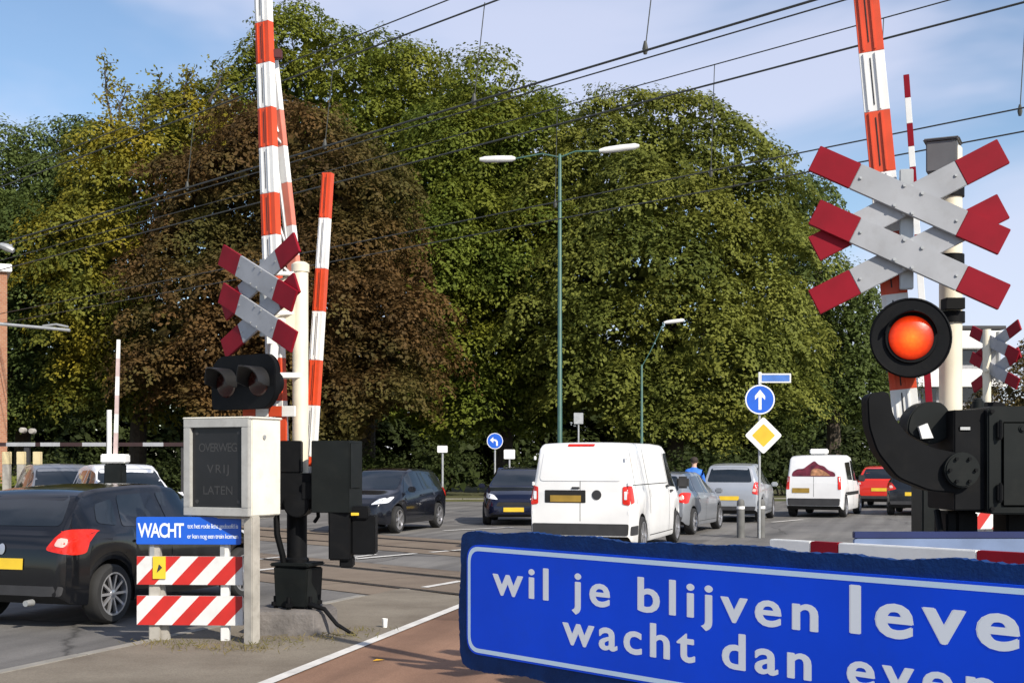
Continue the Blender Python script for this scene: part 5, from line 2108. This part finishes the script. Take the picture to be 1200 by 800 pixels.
# ------------------------------------------------------------------ person in a blue jacket beside the queue
def skin(name, verts, edges, rads, matl, parent, sub=2):
    me = bpy.data.meshes.new(name)
    me.from_pydata(verts, edges, [])
    o = bpy.data.objects.new(name, me)
    COL.objects.link(o)
    sk = o.modifiers.new("s", "SKIN")
    sk.use_smooth_shade = True
    sv = me.skin_vertices[0].data
    for i, r_ in enumerate(rads):
        sv[i].radius = r_ if hasattr(r_, "__len__") else (r_, r_)
    sv[0].use_root = True
    sb = o.modifiers.new("u", "SUBSURF")
    sb.levels = sub
    sb.render_levels = sub
    dg = bpy.context.evaluated_depsgraph_get()
    me2 = bpy.data.meshes.new_from_object(o.evaluated_get(dg))
    bpy.data.objects.remove(o)
    me2.name = name
    me2.materials.clear()
    for q_ in (matl if isinstance(matl, list) else [matl]):
        me2.materials.append(q_)
    me2.polygons.foreach_set("use_smooth", [True] * len(me2.polygons))
    return link(name, me2, parent)


dP = 33.6
b = Vector(((813 - CX) / F * dP, dP, .004))
PE = thing("person", "person in a bright blue jacket walking beyond the grey silver car", "person", b, rad(75))
SKIN = mat("skin_tone", (.5, .3, .22), .6, var=.05)
JEAN = mat("dark_trousers", (.03, .035, .05), .9)
JACK = mat("blue_jacket", (.03, .16, .6), .7, var=.15, scale=8, bump=.3, bscale=15)
HAIR = mat("dark_hair", (.03, .02, .015), .8)
# body: one continuous figure (x forward, y left), walking, leaning forward a little
V = [(0, 0, .92), (0.02, 0, 1.12), (.06, 0, 1.36), (.09, 0, 1.46), (.11, 0, 1.54), (.13, 0, 1.62), (.12, 0, 1.70),
     (0, .1, .86), (.13, .1, .48), (.08, .1, .09), (.22, .1, .04),
     (0, -.1, .86), (-.02, -.1, .47), (-.24, -.1, .12), (-.12, -.1, .04),
     (.06, .19, 1.38), (-.04, .25, 1.12), (.06, .26, .88), (.1, .26, .80),
     (.06, -.19, 1.38), (.12, -.25, 1.12), (.24, -.25, .92), (.29, -.25, .86)]
E = [(0, 1), (1, 2), (2, 3), (3, 4), (4, 5), (5, 6), (0, 7), (7, 8), (8, 9), (9, 10), (0, 11), (11, 12), (12, 13), (13, 14), (2, 15), (15, 16), (16, 17), (17, 18), (2, 19), (19, 20), (20, 21), (21, 22)]
Rr = [(.13, .15), (.12, .15), (.13, .17), (.07, .09), (.06, .06), (.095, .08), (.07, .065),
      .09, .06, .04, .035, .09, .06, .04, .035, .06, .05, .035, .03, .06, .05, .035, .03]
bo = skin("body", V, E, Rr, [SKIN, JACK, JEAN], PE)
for p in bo.data.polygons:
    z = p.center.z
    if z > 1.49 or (z < .875 and abs(p.center.y) > .2):
        p.material_index = 0
    elif z > .86:
        p.material_index = 1
    else:
        p.material_index = 2
m = MB(Matrix.Translation((.11, 0, 1.645)))
m.lathe([(.0, -.04), (.09, -.03), (.103, .02), (.092, .07), (.055, .105), (.0, .115)], (-.01, 0, 0), "z", 20)
m.build("hair", HAIR, PE)
m = MB()
for sy in (1, -1):
    m.lathe([(.008, -.004), (.012, 0), (.004, .008)], (.215, sy * .032, 1.635), "x", 10)
    m.lathe([(.005, -.01), (.022, 0), (.005, .012)], (.12, sy * .088, 1.62), "y", 10)
m.tube([(.21, 0, 1.625), (.238, 0, 1.6), (.215, 0, 1.59)], [.008, .013, .008], 8)
m.box((.212, 0, 1.565), (.012, .05, .01))
m.build("face", SKIN, PE)
for (hx, hy, hz, fx) in ((.1, .26, .8, 0.2), (.29, -.25, .86, .6)):
    m = MB()
    for k in range(4):
        x_ = hx + (k - 1.5) * .018
        Lf = (.065, .075, .07, .055)[k]
        m.tube([(x_, hy, hz), (x_ + .01, hy, hz - Lf * .5), (x_ + .02, hy - .01, hz - Lf)], [.010, .009, .006], 6)
    m.tube([(hx + .03, hy, hz + .03), (hx + .055, hy, hz), (hx + .06, hy, hz - .025)], [.011, .01, .007], 6)
    m.build("fingers", SKIN, PE)
m = MB()
m.box((.16, .1, .045), (.27, .1, .09))
m.box((-.17, -.1, .06), (.26, .1, .09), 0, Matrix.Rotation(rad(18), 3, "Y"))
m.build("shoes", UNDER, PE, bevel=.03)

# ------------------------------------------------------------------ small things on the ground
g = G(451, 740)
m = MB()
m.lathe([(.022, 0), (.028, .085), (.026, .085), (.020, .004)], (0, 0, .045), "z", 16)
tag(m.build("paper_cup", WHITE, loc=(g.x, g.y, 0)), "small white paper cup standing on the worn pavement", "cup")
g = G(443, 780)
m = MB(Rz(.5))
m.add([(-.05, 0, .046), (0, -.03, .052), (.06, 0, .048), (0, .03, .055)], [(0, 1, 2, 3)])
tag(m.build("fallen_leaf", ORANGEY, loc=(g.x, g.y, 0)), "single pale dry leaf lying on the red cycle path", "leaf")

for px, py, n_, sp in ((185, 760, 60, .12), (285, 768, 110, .2), (330, 757, 120, .25), (395, 752, 90, .18), (240, 765, 60, .2), (300, 764, 60, .2), (215, 762, 60, .2), (420, 745, 50, .15)):
    tuft(G(px, py), n_, sp, .055)
M_DRY = leaf_mat("dry_grass", (.12, .1, .035), (.26, .21, .1), (.1, .11, .03), .2, 2)
o = leaves_obj("grass", np.array(gc), np.array(gn), np.array(gs), M_DRY, asp=.14)
struct(o, "stuff")
